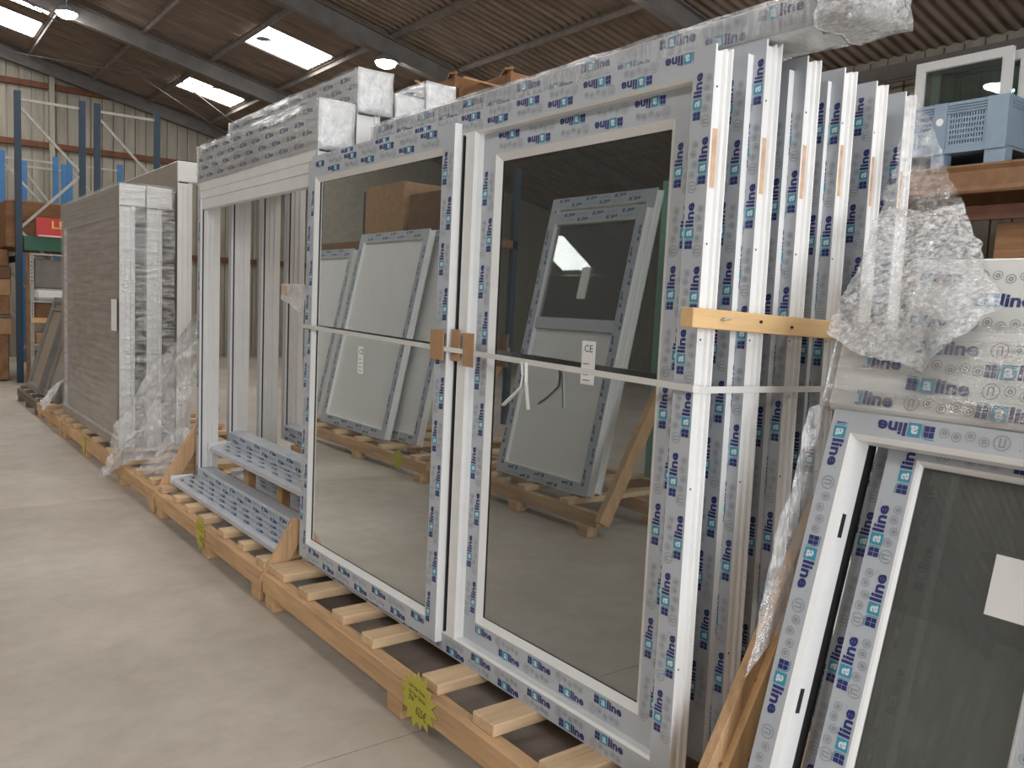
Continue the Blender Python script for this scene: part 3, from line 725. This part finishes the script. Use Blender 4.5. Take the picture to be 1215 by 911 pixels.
# ================================================================== film wrapped stack (third pallet)
G3 = 'frames in the film wrapped stack'
def wrapped_unit(x, yl, yr, z1, d, label, bh=0.17):
    w = yl-yr; h = z1-Z0
    t = thing('wrapped_casement', label, 'window', (x, yl, Z0), FACE, group=G3)
    rect_frame(t, 0, 0, w, h-bh, 0, frame_profile(0.07, 0.12), 0.07, FN, '', film='greypan')
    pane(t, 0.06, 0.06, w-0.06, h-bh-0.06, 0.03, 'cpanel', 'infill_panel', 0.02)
    sb = MB().box(0, w, 0, d, h-bh, h).build('shutter_box', 'white', t, bevel=0.006)
    MB().box(0.004, w-0.006, -0.003, 0.0, h-bh+0.004, h-0.008).build('front_film', 'greypan', sb)
    for k in (0.045, 0.085): MB().box(w-0.012, w-0.001, k, k+0.005, 0.05, h-bh-0.03).build('jamb_ridge', 'white', t)
    return t
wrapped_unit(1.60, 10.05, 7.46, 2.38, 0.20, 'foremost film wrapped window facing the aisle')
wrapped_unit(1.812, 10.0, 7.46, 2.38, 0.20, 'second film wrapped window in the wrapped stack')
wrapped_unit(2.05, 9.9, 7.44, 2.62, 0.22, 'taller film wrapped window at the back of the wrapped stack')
wr_ = thing('stretch_wrap', 'clear stretch film wound round the two foremost wrapped windows', 'film', (1.60, 10.07, Z0), FACE)
def box_shell(t, L, D, H, m):
    for (nm, f, nu) in (('front_film', lambda u, v: Vector((u*L, -0.012, v*H)), 50), ('end_film', lambda u, v: Vector((L+0.012, u*D, v*H)), 16), ('top_film', lambda u, v: Vector((u*L, v*D, H+0.008)), 40)):
        sheet(nm, f, nu, 40, m if nm != 'end_film' else 'wrap', 0.007, 5.0, 2.0, t)
box_shell(wr_, 2.62, 0.43, 2.185, 'wrapc')
MB().box(2.42, 2.60, -0.022, -0.019, 0.98, 1.24).build('paper_label', 'label', wr_)
# loose film hanging from the wrapped stack to the floor
def bez(a, b, c, t): return a.lerp(b, t).lerp(b.lerp(c, t), t)
def loose1(u, v):
    top = Vector((2.18, 7.36, 1.35)).lerp(Vector((2.28, 7.30, 1.30)), u)
    mid = Vector((1.56, 7.30, 0.55)).lerp(Vector((2.0, 6.75, 0.55)), u)
    bot = Vector((1.36, 7.22, 0.03)).lerp(Vector((1.62, 6.55, 0.29)), u)
    return bez(top, mid, bot, v) + Vector((0.05*math.sin(u*9), 0.06*math.sin(u*7+v*5), 0))
o = sheet('loose_film', loose1, 40, 60, 'loose', 0.05, 4.0, 5.0); tag(o, 'loose clear film trailing from the wrapped stack to the floor', 'film')
def loose2(u, v):
    a = Vector((1.75, 6.38, 0.52)).lerp(Vector((1.95, 6.10, 0.60)), u); c = Vector((1.54, 6.5, 0.23)).lerp(Vector((1.60, 6.12, 0.22)), u)
    return a.lerp(c, v)
o = sheet('loose_film', loose2, 24, 24, 'loose', 0.04, 6.0, 9.0); tag(o, 'crumpled clear film bunched behind the far brace', 'film')
def loose3(u, v):
    a = Vector((1.70, 10.50, 0.56)).lerp(Vector((1.70, 10.16, 0.70)), u); c = Vector((1.46, 10.54, 0.26)).lerp(Vector((1.44, 10.14, 0.20)), u)
    return a.lerp(c, v)
o = sheet('loose_film', loose3, 24, 24, 'wrapend', 0.04, 5.0, 12.0); tag(o, 'milky film heaped on the pallet beyond the wrapped stack', 'film')

# ================================================================== weathered windows leaning further down the row
def grey_window(x, yl, w, h, label, la, m='greywin', pm='greypan'):
    t = thing('weathered_casement', label, 'window', (x, yl, 0.205+0.06*math.sin(la)), lean(la), group='weathered windows leaning on the far pallets')
    for side, nm in (('b', 'bottom_rail'), ('t', 'head_rail'), ('l', 'jamb'), ('r', 'jamb')):
        o = member(t, side, 0, 0, w, h, 0, [((0, 0), 0), ((0.06, 0), 0), ((0.085, 0.02), 0), ((0.085, 0.06), 0), ((0, 0.06), 0)], nm)
        o.data.materials[0] = M[m]
    pane(t, 0.08, 0.08, w-0.08, h-0.08, 0.035, pm, 'infill_panel')
    MB().box(0.10, w-0.10, 0.0, 0.018, h*0.86, h*0.88).build('glazing_bar', m, t)
    return t
grey_window(1.56, 12.55, 0.95, 1.22, 'weathered grey window leaning furthest down the row', 0.28)
grey_window(1.60, 11.45, 0.8, 1.45, 'weathered grey window with pale panel leaning beside the furthest one', 0.28, 'greywin', 'greypan')
grey_window(1.72, 11.2, 0.9, 1.7, 'white edged window leaning behind the weathered ones', 0.25, 'white', 'greypan')

# ================================================================== leaning frames on the near pallet (right)
LA = math.atan(0.294)
GR = 'film printed frames leaning on the near pallet'
def lean_root(x0, yl, label, d=0.075): return thing('leaning_casement', label, 'window', (x0, yl, 0.205+d*math.sin(LA)), lean(LA), group=GR)     # rests on its rear bottom edge
r1 = lean_root(1.642, 1.205, 'foremost leaning frame with a film printed shutter box on top')
r1w, r1h = 1.35, 1.116
m_ = rect_frame(r1, 0, 0, r1w, r1h, 0, frame_profile(0.056, 0.075, 0.014), 0.056, FN, 'btr', rows=1, size=0.032)
print_strip(m_['l'], 0.004, 0.04, 0.054, r1h-0.03, -PI/2, rows=1, size=0.031, pitch=0.315, start=0.02)
for zz in (0.36, 0.80): MB().box(0.068, 0.072, 0.03, 0.045, zz, zz+0.06).build('catch_plate', 'black', m_['l'])
MB().box(0.058, 0.066, 0.078, 0.12, 0.06, r1h-0.06).build('seal_strip', 'black', r1)
bx = MB().prism([(0.012, r1h), (0.0, r1h+0.012), (-0.004, r1h+0.20), (0.01, r1h+0.222), (0.16, r1h+0.222), (0.16, r1h)], 0, -0.02, r1w+0.01).build('shutter_box', ['label'], r1)
print_strip(bx, 0.05, r1h+0.012, r1w, r1h+0.20, 0.0, y=-0.006, rows=4, pitch=0.34, size=0.034)
MB().box(0.03, 0.042, -0.0072, -0.0052, r1h+0.15, r1h+0.16).build('red_mark', 'red', bx)
MB().box(0.046, 0.056, -0.0072, -0.0052, r1h+0.142, r1h+0.151).build('black_mark', 'black', bx)
wrap_shell('stretch_wrap', -0.035, r1w+0.02, -0.012, 0.17, r1h+0.0, r1h+0.232, bx, 'wrap', 'wrapend', amp=0.008, nseg=50, seed=8.0)
r2 = lean_root(1.733, 1.088, 'narrow glazed sash standing behind the foremost leaning frame')
r2w, r2h = 0.485, 1.08
m_ = rect_frame(r2, 0, 0, r2w, r2h, 0, sash_profile(0.075, 0.06, 0.014), 0.075, SN, 'btlr', rows=2, size=0.03, phi={'b': 0.0, 't': 0.0, 'r': PI/2, 'l': PI/2})
pane(r2, 0.085, 0.085, r2w-0.085, r2h-0.085, 0.014, 'glassr')
MB().box(0.29, 0.385, 0.0115, 0.0135, 0.695, 0.83).build('glass_label', 'label', r2)
fs = sheet('crumpled_film', lambda u, v: Vector((0.16+u*0.16, 0.048, 0.30+v*0.70)), 24, 60, 'clear', 0.008, 14.0, 4.0, r2)
r3 = lean_root(1.832, 1.17, 'taller leaning frame whose shutter box rises behind the foremost one')
r3w, r3h = 1.35, 1.306
rect_frame(r3, 0, 0, r3w, r3h, 0, frame_profile(0.07, 0.075), 0.07, FN, 'btlr', rows=2)
pane(r3, 0.07, 0.07, r3w-0.07, r3h-0.07, 0.03, 'glass2')
bx = MB().box(-0.01, r3w+0.01, 0.0, 0.16, r3h, r3h+0.225).build('shutter_box', ['label'], r3, bevel=0.006)
print_strip(bx, 0.0, r3h+0.02, r3w, r3h+0.205, 0.0, rows=3, pitch=0.36, size=0.034)
r4 = lean_root(2.02, 1.12, 'rearmost leaning frame with dim glazing on the near pallet')
rect_frame(r4, 0, 0, 1.3, 1.20, 0, frame_profile(0.07, 0.07), 0.07, FN, 'btl', rows=2)
pane(r4, 0.07, 0.07, 1.23, 1.13, 0.03, 'greypan', 'infill_panel')

# crumpled stretch film hanging from the rear window corner over the leaning frames
TENT = [[(2.655, 1.45, 2.262), (2.68, 1.445, 2.268), (2.705, 1.45, 2.262)], [(2.50, 1.395, 2.042), (2.50, 1.342, 2.009), (2.55, 1.287, 2.017)],
        [(2.20, 1.293, 1.734), (2.20, 1.149, 1.707), (2.30, 1.05, 1.745)], [(2.02, 1.255, 1.575), (2.02, 1.055, 1.565), (2.17, 0.955, 1.645)],
        [(1.93, 1.235, 1.485), (1.93, 0.975, 1.405), (2.085, 0.875, 1.562)]]
def tent(u, v):
    v = 4*v if v < 0.5 else 2+(v-0.5)*4
    k = min(3, int(v)); f = v-k
    R = [Vector(TENT[k][i]).lerp(Vector(TENT[k+1][i]), f) for i in range(3)]
    p = R[0].lerp(R[1], u*2) if u < 0.5 else R[1].lerp(R[2], u*2-1)
    if u > 0.5 and v > 2.6: p = p - Vector((0.075*math.sin(PI*(u*2-1))*min(1, (v-2.6)/1.2), 0, 0))      # bulges in front of the shutter box
    return p
tent_hi = lambda u, v: tent(u, v*0.42); tent_lo = lambda u, v: tent(u, 0.40+v*0.60)
tn = sheet('hanging_film', tent_lo, 60, 90, 'crumple', 0.016, 8.0, 3.0); tag(tn, 'crumpled clear stretch film hanging from the rearmost tall window', 'film')
sheet('clear_top', tent_hi, 50, 40, 'clear', 0.014, 8.0, 3.0, tn)
def tent3(u, v):
    a = Vector((1.93, 1.262, 1.30)).lerp(Vector((2.02, 1.235, 1.32)), u); c = Vector((1.72, 1.25, 0.62)).lerp(Vector((1.86, 1.232, 0.75)), u)
    return a.lerp(c, v)
sheet('trailing_strip', tent3, 14, 50, 'loose', 0.010, 8.0, 7.0, tn)

# ================================================================== shelf with crate on the right wall side
sh = thing('storage_shelf', 'rust coloured steel shelf along the side wall', 'shelf', (8.0, 3.0, 0))
def shelf_beam(x, z0, z1, m, nm):
    c = 0.06
    MB().prism([(x, z0), (x+c, z0), (x+c, z0+0.03), (x+0.02, z0+0.05), (x+0.02, z1-0.05), (x+c, z1-0.03), (x+c, z1), (x, z1), (x-0.01, z1-0.02), (x+0.012, z1-0.06), (x+0.012, z0+0.06), (x-0.01, z0+0.02)], 1, -2.4, 3.6).build(nm, m, sh)
shelf_beam(0.0, 2.73, 2.99, 'beam', 'front_beam'); shelf_beam(1.25, 2.73, 2.99, 'beam', 'rear_beam')
MB().box(0.02, 1.30, -2.4, 3.6, 2.97, 2.992).build('shelf_board', 'beam', sh)
MB().box(0.15, 0.22, -2.4, 3.6, 2.50, 2.63).build('lower_beam', 'beamred', sh)
MB().box(0.0, 1.30, -2.4, 3.6, 1.98, 2.03).build('lower_shelf_board', 'beam', sh)
for y in (-2.35, 0.9 + 2.6): 
    for x in (0.05, 1.2): MB().box(x, x+0.09, y, y+0.09, 0, 3.0 if x < 1 else 4.2).build('upright', 'rackblue', sh)
# plastic crate
cr = thing('plastic_crate', 'blue-grey plastic pallet box with slotted sides on the wall shelf', 'crate', (8.02, 3.485, 2.994), FACE)
CW, CD, CH = 1.2, 1.0, 0.585     # spans local x -1.2..0 (towards the far end)
mb = MB()
mb.box(-CW, 0, CD-0.03, CD, 0.14, CH).box(-CW, -CW+0.03, 0.03, CD-0.03, 0.14, CH).box(-0.03, 0, 0.03, CD-0.03, 0.14, CH).box(-CW, 0, 0, CD, 0.12, 0.145)
mb.build('walls', 'crate', cr)
mb = MB()      # front wall cut through by rows of upright slots
FIELDS = ((-0.93, -0.68), (-0.52, -0.20)); u = -CW
for (ua, ub) in FIELDS:
    mb.box(u, ua, 0.0, 0.03, 0.145, CH); u = ub
    mb.box(ua, ub, 0.0, 0.03, 0.145, 0.20); z = 0.20
    for r in range(6):
        z0 = 0.20+r*0.048
        n = int((ub-ua)/0.024)
        for k in range(n+1):
            e = ub if k == n else ua+k*0.024+0.012
            mb.box(ua+k*0.024, e, 0.0, 0.03, z0, z0+0.032)
        mb.box(ua, ub, 0.0, 0.03, z0+0.032, CH if r == 5 else z0+0.048)
mb.box(u, 0, 0.0, 0.03, 0.145, CH)
o = mb.build('slotted_front', 'crate', cr); o['kind'] = 'stuff'
for (a, b) in ((-CW, -0.95), (-0.66, -0.54), (-0.18, 0.0)):
    for (c, d) in ((0, 0.14), (CD-0.14, CD)): MB().box(a, b, c, d, 0, 0.12).build('foot', 'crate', cr)
    MB().box(a, b, -0.014, 0.0, 0.12, CH).build('rib', 'crate', cr)
MB().box(-CW, 0, -0.006, 0, 0.12, 0.165).build('base_rim', 'crate', cr)
for k in range(4): MB().box(-CW+0.02, -0.02, -0.012, 0.0, CH-0.02-k*0.024-0.012, CH-0.02-k*0.024).build('top_ridge', 'crate', cr)
MB().cyl((-0.60, -0.017, 0.415), (-0.60, -0.0145, 0.415), 0.035, 16).build('round_sticker', 'label', cr)
for k in range(3): MB().box(0.0, 0.006, 0.06, CD-0.06, CH-0.03-k*0.03-0.014, CH-0.03-k*0.03).build('top_ridge', 'crate', cr)
# white sashes standing behind the crate
for i, (x, yl, w, h, lab) in enumerate(((9.10, 4.95, 0.98, 1.33, 'white painted sash standing behind the plastic crate'), (9.22, 4.83, 0.98, 1.31, 'second white sash behind the crate showing its edge'), (9.33, 4.73, 0.98, 1.29, 'third white sash behind the crate showing its edge'))):
    t = thing('white_casement', lab, 'window', (x, yl, 2.994), FACE, group='white sashes on the wall shelf')
    for side, nm in (('b', 'bottom_rail'), ('t', 'top_rail'), ('l', 'stile'), ('r', 'stile')):
        member(t, side, 0, 0, w, h, 0, [((0, 0), 0), ((0.09, 0), 0), ((0.10, 0.015), 0), ((0.10, 0.06), 0), ((0, 0.06), 0), ((0, 0.04), 0), ((0.01, 0.035), 0), ((0.01, 0.025), 0), ((0, 0.02), 0)], nm)
    pane(t, 0.09, 0.09, w-0.09, h-0.09, 0.03, 'glass2')
# boards on the lower shelf
for i in range(6):
    o = MB().box(-0.02, 0.02, -0.35, 0.10, 0, 0.42+0.03*random.random()).build('board_offcut', ('dkwood_y', 'old_wood', 'tan')[i % 3])
    o.location = (8.25+i*0.05, 3.50-0.03*i, 2.033); o.rotation_euler = (0, 0.12, 0.1)
    tag(o, 'sawn board standing on edge on the lower wall shelf', 'board', 'boards standing on the lower wall shelf')
o = MB().box(0, 0.5, -0.5, 0.1, 0, 0.38).build('grey_block', 'old_wood', bevel=0.01); o.location = (8.6, 3.2, 2.031); tag(o, 'grey rough block beside the boards on the lower shelf', 'block')

# ================================================================== timber crates on a high rack behind the stacks
rk = thing('storage_rack', 'tall rack behind the stacks holding timber crates', 'rack', (5.5, 8.6, 0))
for y in (-1.3, 1.3):
    for x in (0.0, 0.9): MB().box(x, x+0.09, y, y+0.09, 0, 3.72).build('upright', 'rackblue', rk)
for x in (0.0, 0.9): MB().box(x, x+0.06, -1.3, 1.39, 3.58, 3.70).build('beam', 'beam', rk)
for k in range(5): MB().box(-0.05, 1.05, -1.25+k*0.52, -1.05+k*0.52, 3.70, 3.725).build('slat', 'wood_x', rk)
for (yc, lab) in ((9.05, 'open timber crate on the high rack'), (7.95, 'low timber crate with boards on the high rack')):
    t = thing('timber_crate', lab, 'crate', (5.5, yc, 3.726), group='timber crates on the high rack')
    H = 0.46 if yc > 8.5 else 0.3
    for x in (0.0, 0.95):
        for z in (0.0, H-0.14): MB().box(x, x+0.03, -0.5, 0.5, z, z+0.13).build('side_board', 'dkwood_y', t)
        for y in (-0.5, 0.44): MB().box(x-0.03, x, y, y+0.06, 0, H+0.05).build('corner_post', 'dkwood_y', t)
    for y in (-0.5, 0.47):
        for z in (0.0, H-0.14): MB().box(0.03, 0.95, y, y+0.03, z, z+0.13).build('end_board', 'dkwood_x', t)
    MB().obox((-0.02, -0.45, 0.12), (-0.02, 0.4, H+0.1), 0.05, 0.02, side=(1, 0, 0)).build('loose_board', 'pale_wood', t)
    MB().obox((-0.05, -0.5, H+0.02), (0.5, 0.5, H+0.08), 0.1, 0.02, side=(0, 1, 0)).build('lid_board', 'dkwood_y', t)

# ================================================================== pallet racking and stores at the far end
def rack_frame(parent, x0, x1, y, h, m, bays=3, brace=True):
    for x in (x0, x1): MB().box(x-0.045, x+0.045, y-0.04, y+0.04, 0, h).build('upright', m, parent)
    if brace:
        MB().obox((x0, y, h-0.12), (x1, y, h-0.12), 0.04, 0.03, side=(0, 0, 1)).build('cross_bar', 'galv', parent)
        z = h-0.2; up = False
        while z > 1.2:
            a, b = ((x0, y, z-0.95), (x1, y, z)) if up else ((x0, y, z), (x1, y, z-0.95))
            MB().obox(a, b, 0.04, 0.03, side=(0, 0, 1)).build('lacing', 'galv', parent); z -= 0.95; up = not up
for (x0, x1, lab) in ((1.82, 2.72, 'dark blue pallet rack beside the brown timber stack'), (2.94, 3.86, 'dark blue pallet rack next to the gable wall bay')):
    t = thing('pallet_rack', lab, 'rack', (0, 0, 0), group='blue pallet racks by the gable wall')
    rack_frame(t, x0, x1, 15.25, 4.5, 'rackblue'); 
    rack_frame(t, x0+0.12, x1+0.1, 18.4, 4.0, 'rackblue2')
    for x in (x0, x1): MB().box(x-0.03, x+0.03, 15.3, 18.36, 1.9, 2.0).build('shelf_beam', 'rackblue', t)
t = thing('pallet_rack', 'bright blue short rack uprights against the gable wall', 'rack', (0, 0, 0))
rack_frame(t, 2.42, 3.12, 19.4, 4.0, 'rackblue2'); rack_frame(t, 1.5, 2.30, 19.4, 3.9, 'rackblue2', brace=True)
gb = MB().box(1.875, 2.70, 15.12, 15.21, 2.08, 2.30).build('green_girder', 'green', bevel=0.004); tag(gb, 'dark green steel beam across the foot of the blue rack', 'beam')
sg = thing('red_sign', 'red board with large yellow letters standing on the green beam', 'sign', (2.04, 15.10, 2.30))
MB().box(0, 0.9, 0, 0.02, 0, 0.30).build('board', 'sign', sg)
v, f = norm_text('LE', h=0.12, x=0.215, y=0.14, w=0.20, offset=0.02)
me = bpy.data.meshes.new('lettering'); me.from_pydata([(p[0], -0.002, p[1]) for p in v], [], f); me.materials.append(M['signtxt']); link('lettering', me, sg)
MB().box(0.03, 0.9, -0.002, 0, 0.012, 0.03).build('white_line', 'label', sg)
# timber stack left of the rack and big brown block above
tblk = MB().box(1.66, 2.9, 15.35, 17.4, 2.12, 2.86).build('brown_block', 'dkwood_x', bevel=0.02); tag(tblk, 'large dark brown baled block above the green beam', 'bale')
z = 0.02
for i, hh in enumerate((0.72, 0.26, 0.05, 0.30, 0.26, 0.20, 0.26)):
    o = MB().box(0.55+0.03*random.random(), 1.70+0.05*random.random(), 15.5, 17.8, z, z+hh).build('timber_baulk', ('dkwood_y', 'card', 'carddk')[i % 3] if hh > 0.1 else 'old_wood', bevel=0.015)
    tag(o, 'brown timber baulk in the stack beside the rack, layer %s from the floor' % ('one two three four five six seven eight nine'.split()[i]), 'timber', 'timber baulks stacked beside the rack'); z += hh + 0.002
# shelving unit with perforated posts
su = thing('shelving_unit', 'shelving with perforated angle posts under the green beam', 'shelving', (1.90, 14.68, 0))
for x in (0.0, 0.70):
    for y in (0.05, 0.45):
        mb = MB().box(x, x+0.005, y, y+0.05, 0, 2.02)
        if (x, y) != (0.0, 0.05): mb.box(x, x+0.05, y, y+0.005, 0, 2.02)
        mb.build('angle_post', 'galv', su)
mb = MB().box(0.0, 0.018, 0.044, 0.049, 0, 2.02).box(0.032, 0.05, 0.044, 0.049, 0, 2.02)
z = 0.0
for k in range(36): mb.box(0.018, 0.032, 0.044, 0.049, z, z+0.028); z += 0.056
mb.build('perforated_strip', 'galv', su)
MB().box(-0.06, -0.02, 0.02, 0.06, 0, 2.03).build('side_post', 'dkwood_x', su)
for z in (0.25, 0.62, 1.0, 1.28, 2.0): MB().box(0, 0.75, 0.05, 0.5, z, z+0.03).build('shelf', 'tan' if z == 1.0 else 'galv', su)
MB().box(0.0, 0.75, 0.02, 0.05, 0.97, 1.05).build('shelf_edge', 'pale_wood_x', su)
o = MB().box(1.96, 2.59, 14.76, 15.1, 1.502, 1.95).build('white_pack', 'greywin', bevel=0.02); tag(o, 'grey wrapped pack on the upper shelf under the green beam', 'pack')
o = MB().box(1.97, 2.59, 14.76, 15.1, 1.312, 1.50).build('white_roll', 'panel', bevel=0.05); tag(o, 'white rolled pack on the shelf above the carton', 'pack')
o = MB().box(1.97, 2.59, 14.76, 15.1, 1.032, 1.275).build('carton', 'carddk', bevel=0.01); tag(o, 'brown taped carton on the middle shelf', 'carton')
o = MB().box(1.98, 2.5, 14.76, 15.1, 0.652, 0.82).build('carton', 'card', bevel=0.01); tag(o, 'small brown carton on the low shelf', 'carton')
o = MB().box(1.98, 2.58, 14.76, 15.1, 0.282, 0.52).build('carton', 'carddk', bevel=0.01); tag(o, 'dark carton on the lowest shelf', 'carton')

# ================================================================== the other side of the aisle (seen mirrored in the glass)
OPP = (-0.0, 0, PI/2)      # faces +x
def opp_window(x, yr, w, h, z0, label, la, infill='panel', trans=0.0):
    t = thing('panelled_casement', label, 'door', (x, yr, z0+0.07*math.sin(la)), (-la, 0, PI/2), group='windows and doors across the aisle')
    rect_frame(t, 0, 0, w, h, 0, frame_profile(0.09, 0.07), 0.09, FN, 'btlr', rows=2)
    if trans:
        MB().box(0.09, w-0.09, 0.005, 0.06, trans, trans+0.09).build('transom', 'film', t)
        pane(t, 0.09, 0.09, w-0.09, trans, 0.03, infill, 'infill_panel'); pane(t, 0.09, trans+0.09, w-0.09, h-0.09, 0.03, 'glassr')
        MB().box(w*0.45, w*0.45+0.09, 0.02, 0.028, trans+0.25, trans+0.5).build('glass_label', 'label', t)
    else:
        pane(t, 0.09, 0.09, w-0.09, h-0.09, 0.03, infill, 'infill_panel')
    return t
XO = -0.5
pallet(4.1, 5.9, XO-1.2, XO+0.12, 'pine pallet across the aisle under the panelled door', [(5.88, 0.1), (5.5, 0.1), (5.0, 0.1), (4.5, 0.1)], [5.8, 5.0, 4.2])
pallet(6.1, 10.0, XO-1.2, XO+0.12, 'long pine pallet across the aisle under the white panels', [(9.9, 0.1), (9.5, 0.1), (9.0, 0.1), (8.5, 0.1), (8.0, 0.1), (7.5, 0.1), (7.0, 0.1), (6.4, 0.1)], [9.9, 8.7, 7.4, 6.2])
opp_window(XO, 4.35, 1.1, 2.15, 0.205, 'panelled door with glazed top leaning across the aisle', 0.2, trans=1.2)
opp_window(XO-0.12, 4.4, 1.2, 2.3, 0.205, 'white panel door leaning behind the glazed one across the aisle', 0.2)
opp_window(XO, 7.1, 1.45, 2.1, 0.205, 'white panelled window leaning on the long pallet across the aisle', 0.2)
opp_window(XO-0.12, 6.7, 1.6, 2.1, 0.205, 'white panelled window half hidden behind its neighbour across the aisle', 0.2)
opp_window(XO-0.02, 8.7, 1.2, 1.95, 0.205, 'white panelled window furthest along the long pallet across the aisle', 0.2)
o = MB().box(XO-1.1, XO-1.05, 4.12, 4.80, 0.204, 2.62).build('green_board', 'greenpan'); tag(o, 'pale green board standing across the aisle', 'board')
for (y, lab) in ((6.076, 'sloping brace beside the white panels across the aisle'), (4.076, 'sloping brace beside the panelled door across the aisle')):
    t = thing('brace', lab, 'brace', group='sloping timber braces at the pallet ends')
    MB().obox((XO+0.10, y, 0.10), (XO-0.5, y, 1.2), 0.05, 0.1).build('sloping_board', 'wood_z', t)
for (y0, y1, z1, m, lab) in ((9.4, 10.3, 3.05, 'carddk', 'low dark cardboard box on the shelf across the aisle'), (10.45, 11.6, 3.25, 'card', 'tall brown cardboard box on the shelf across the aisle')):
    o = MB().box(-3.28, -2.5, y0, y1, 2.452, z1).build('cardboard_box', m, bevel=0.01); tag(o, lab, 'box', 'cardboard boxes across the aisle')
sh2 = thing('storage_rack', 'tall shelf holding cardboard boxes across the aisle', 'rack', (-3.3, 11.0, 0))
for y in (-2.0, 2.0):
    for x in (0.0, 0.85): MB().box(x, x+0.08, y, y+0.08, 0, 3.4).build('upright', 'rackblue', sh2)
MB().box(0, 0.93, -2, 2.08, 2.35, 2.45).build('shelf', 'beam', sh2)
st2 = star_card('yellow star price card on the long pallet across the aisle', (XO+0.124, 6.6, 0.13), 0.095, [], 1.0, 1.0)
st2.rotation_euler = (0, 0, PI/2)
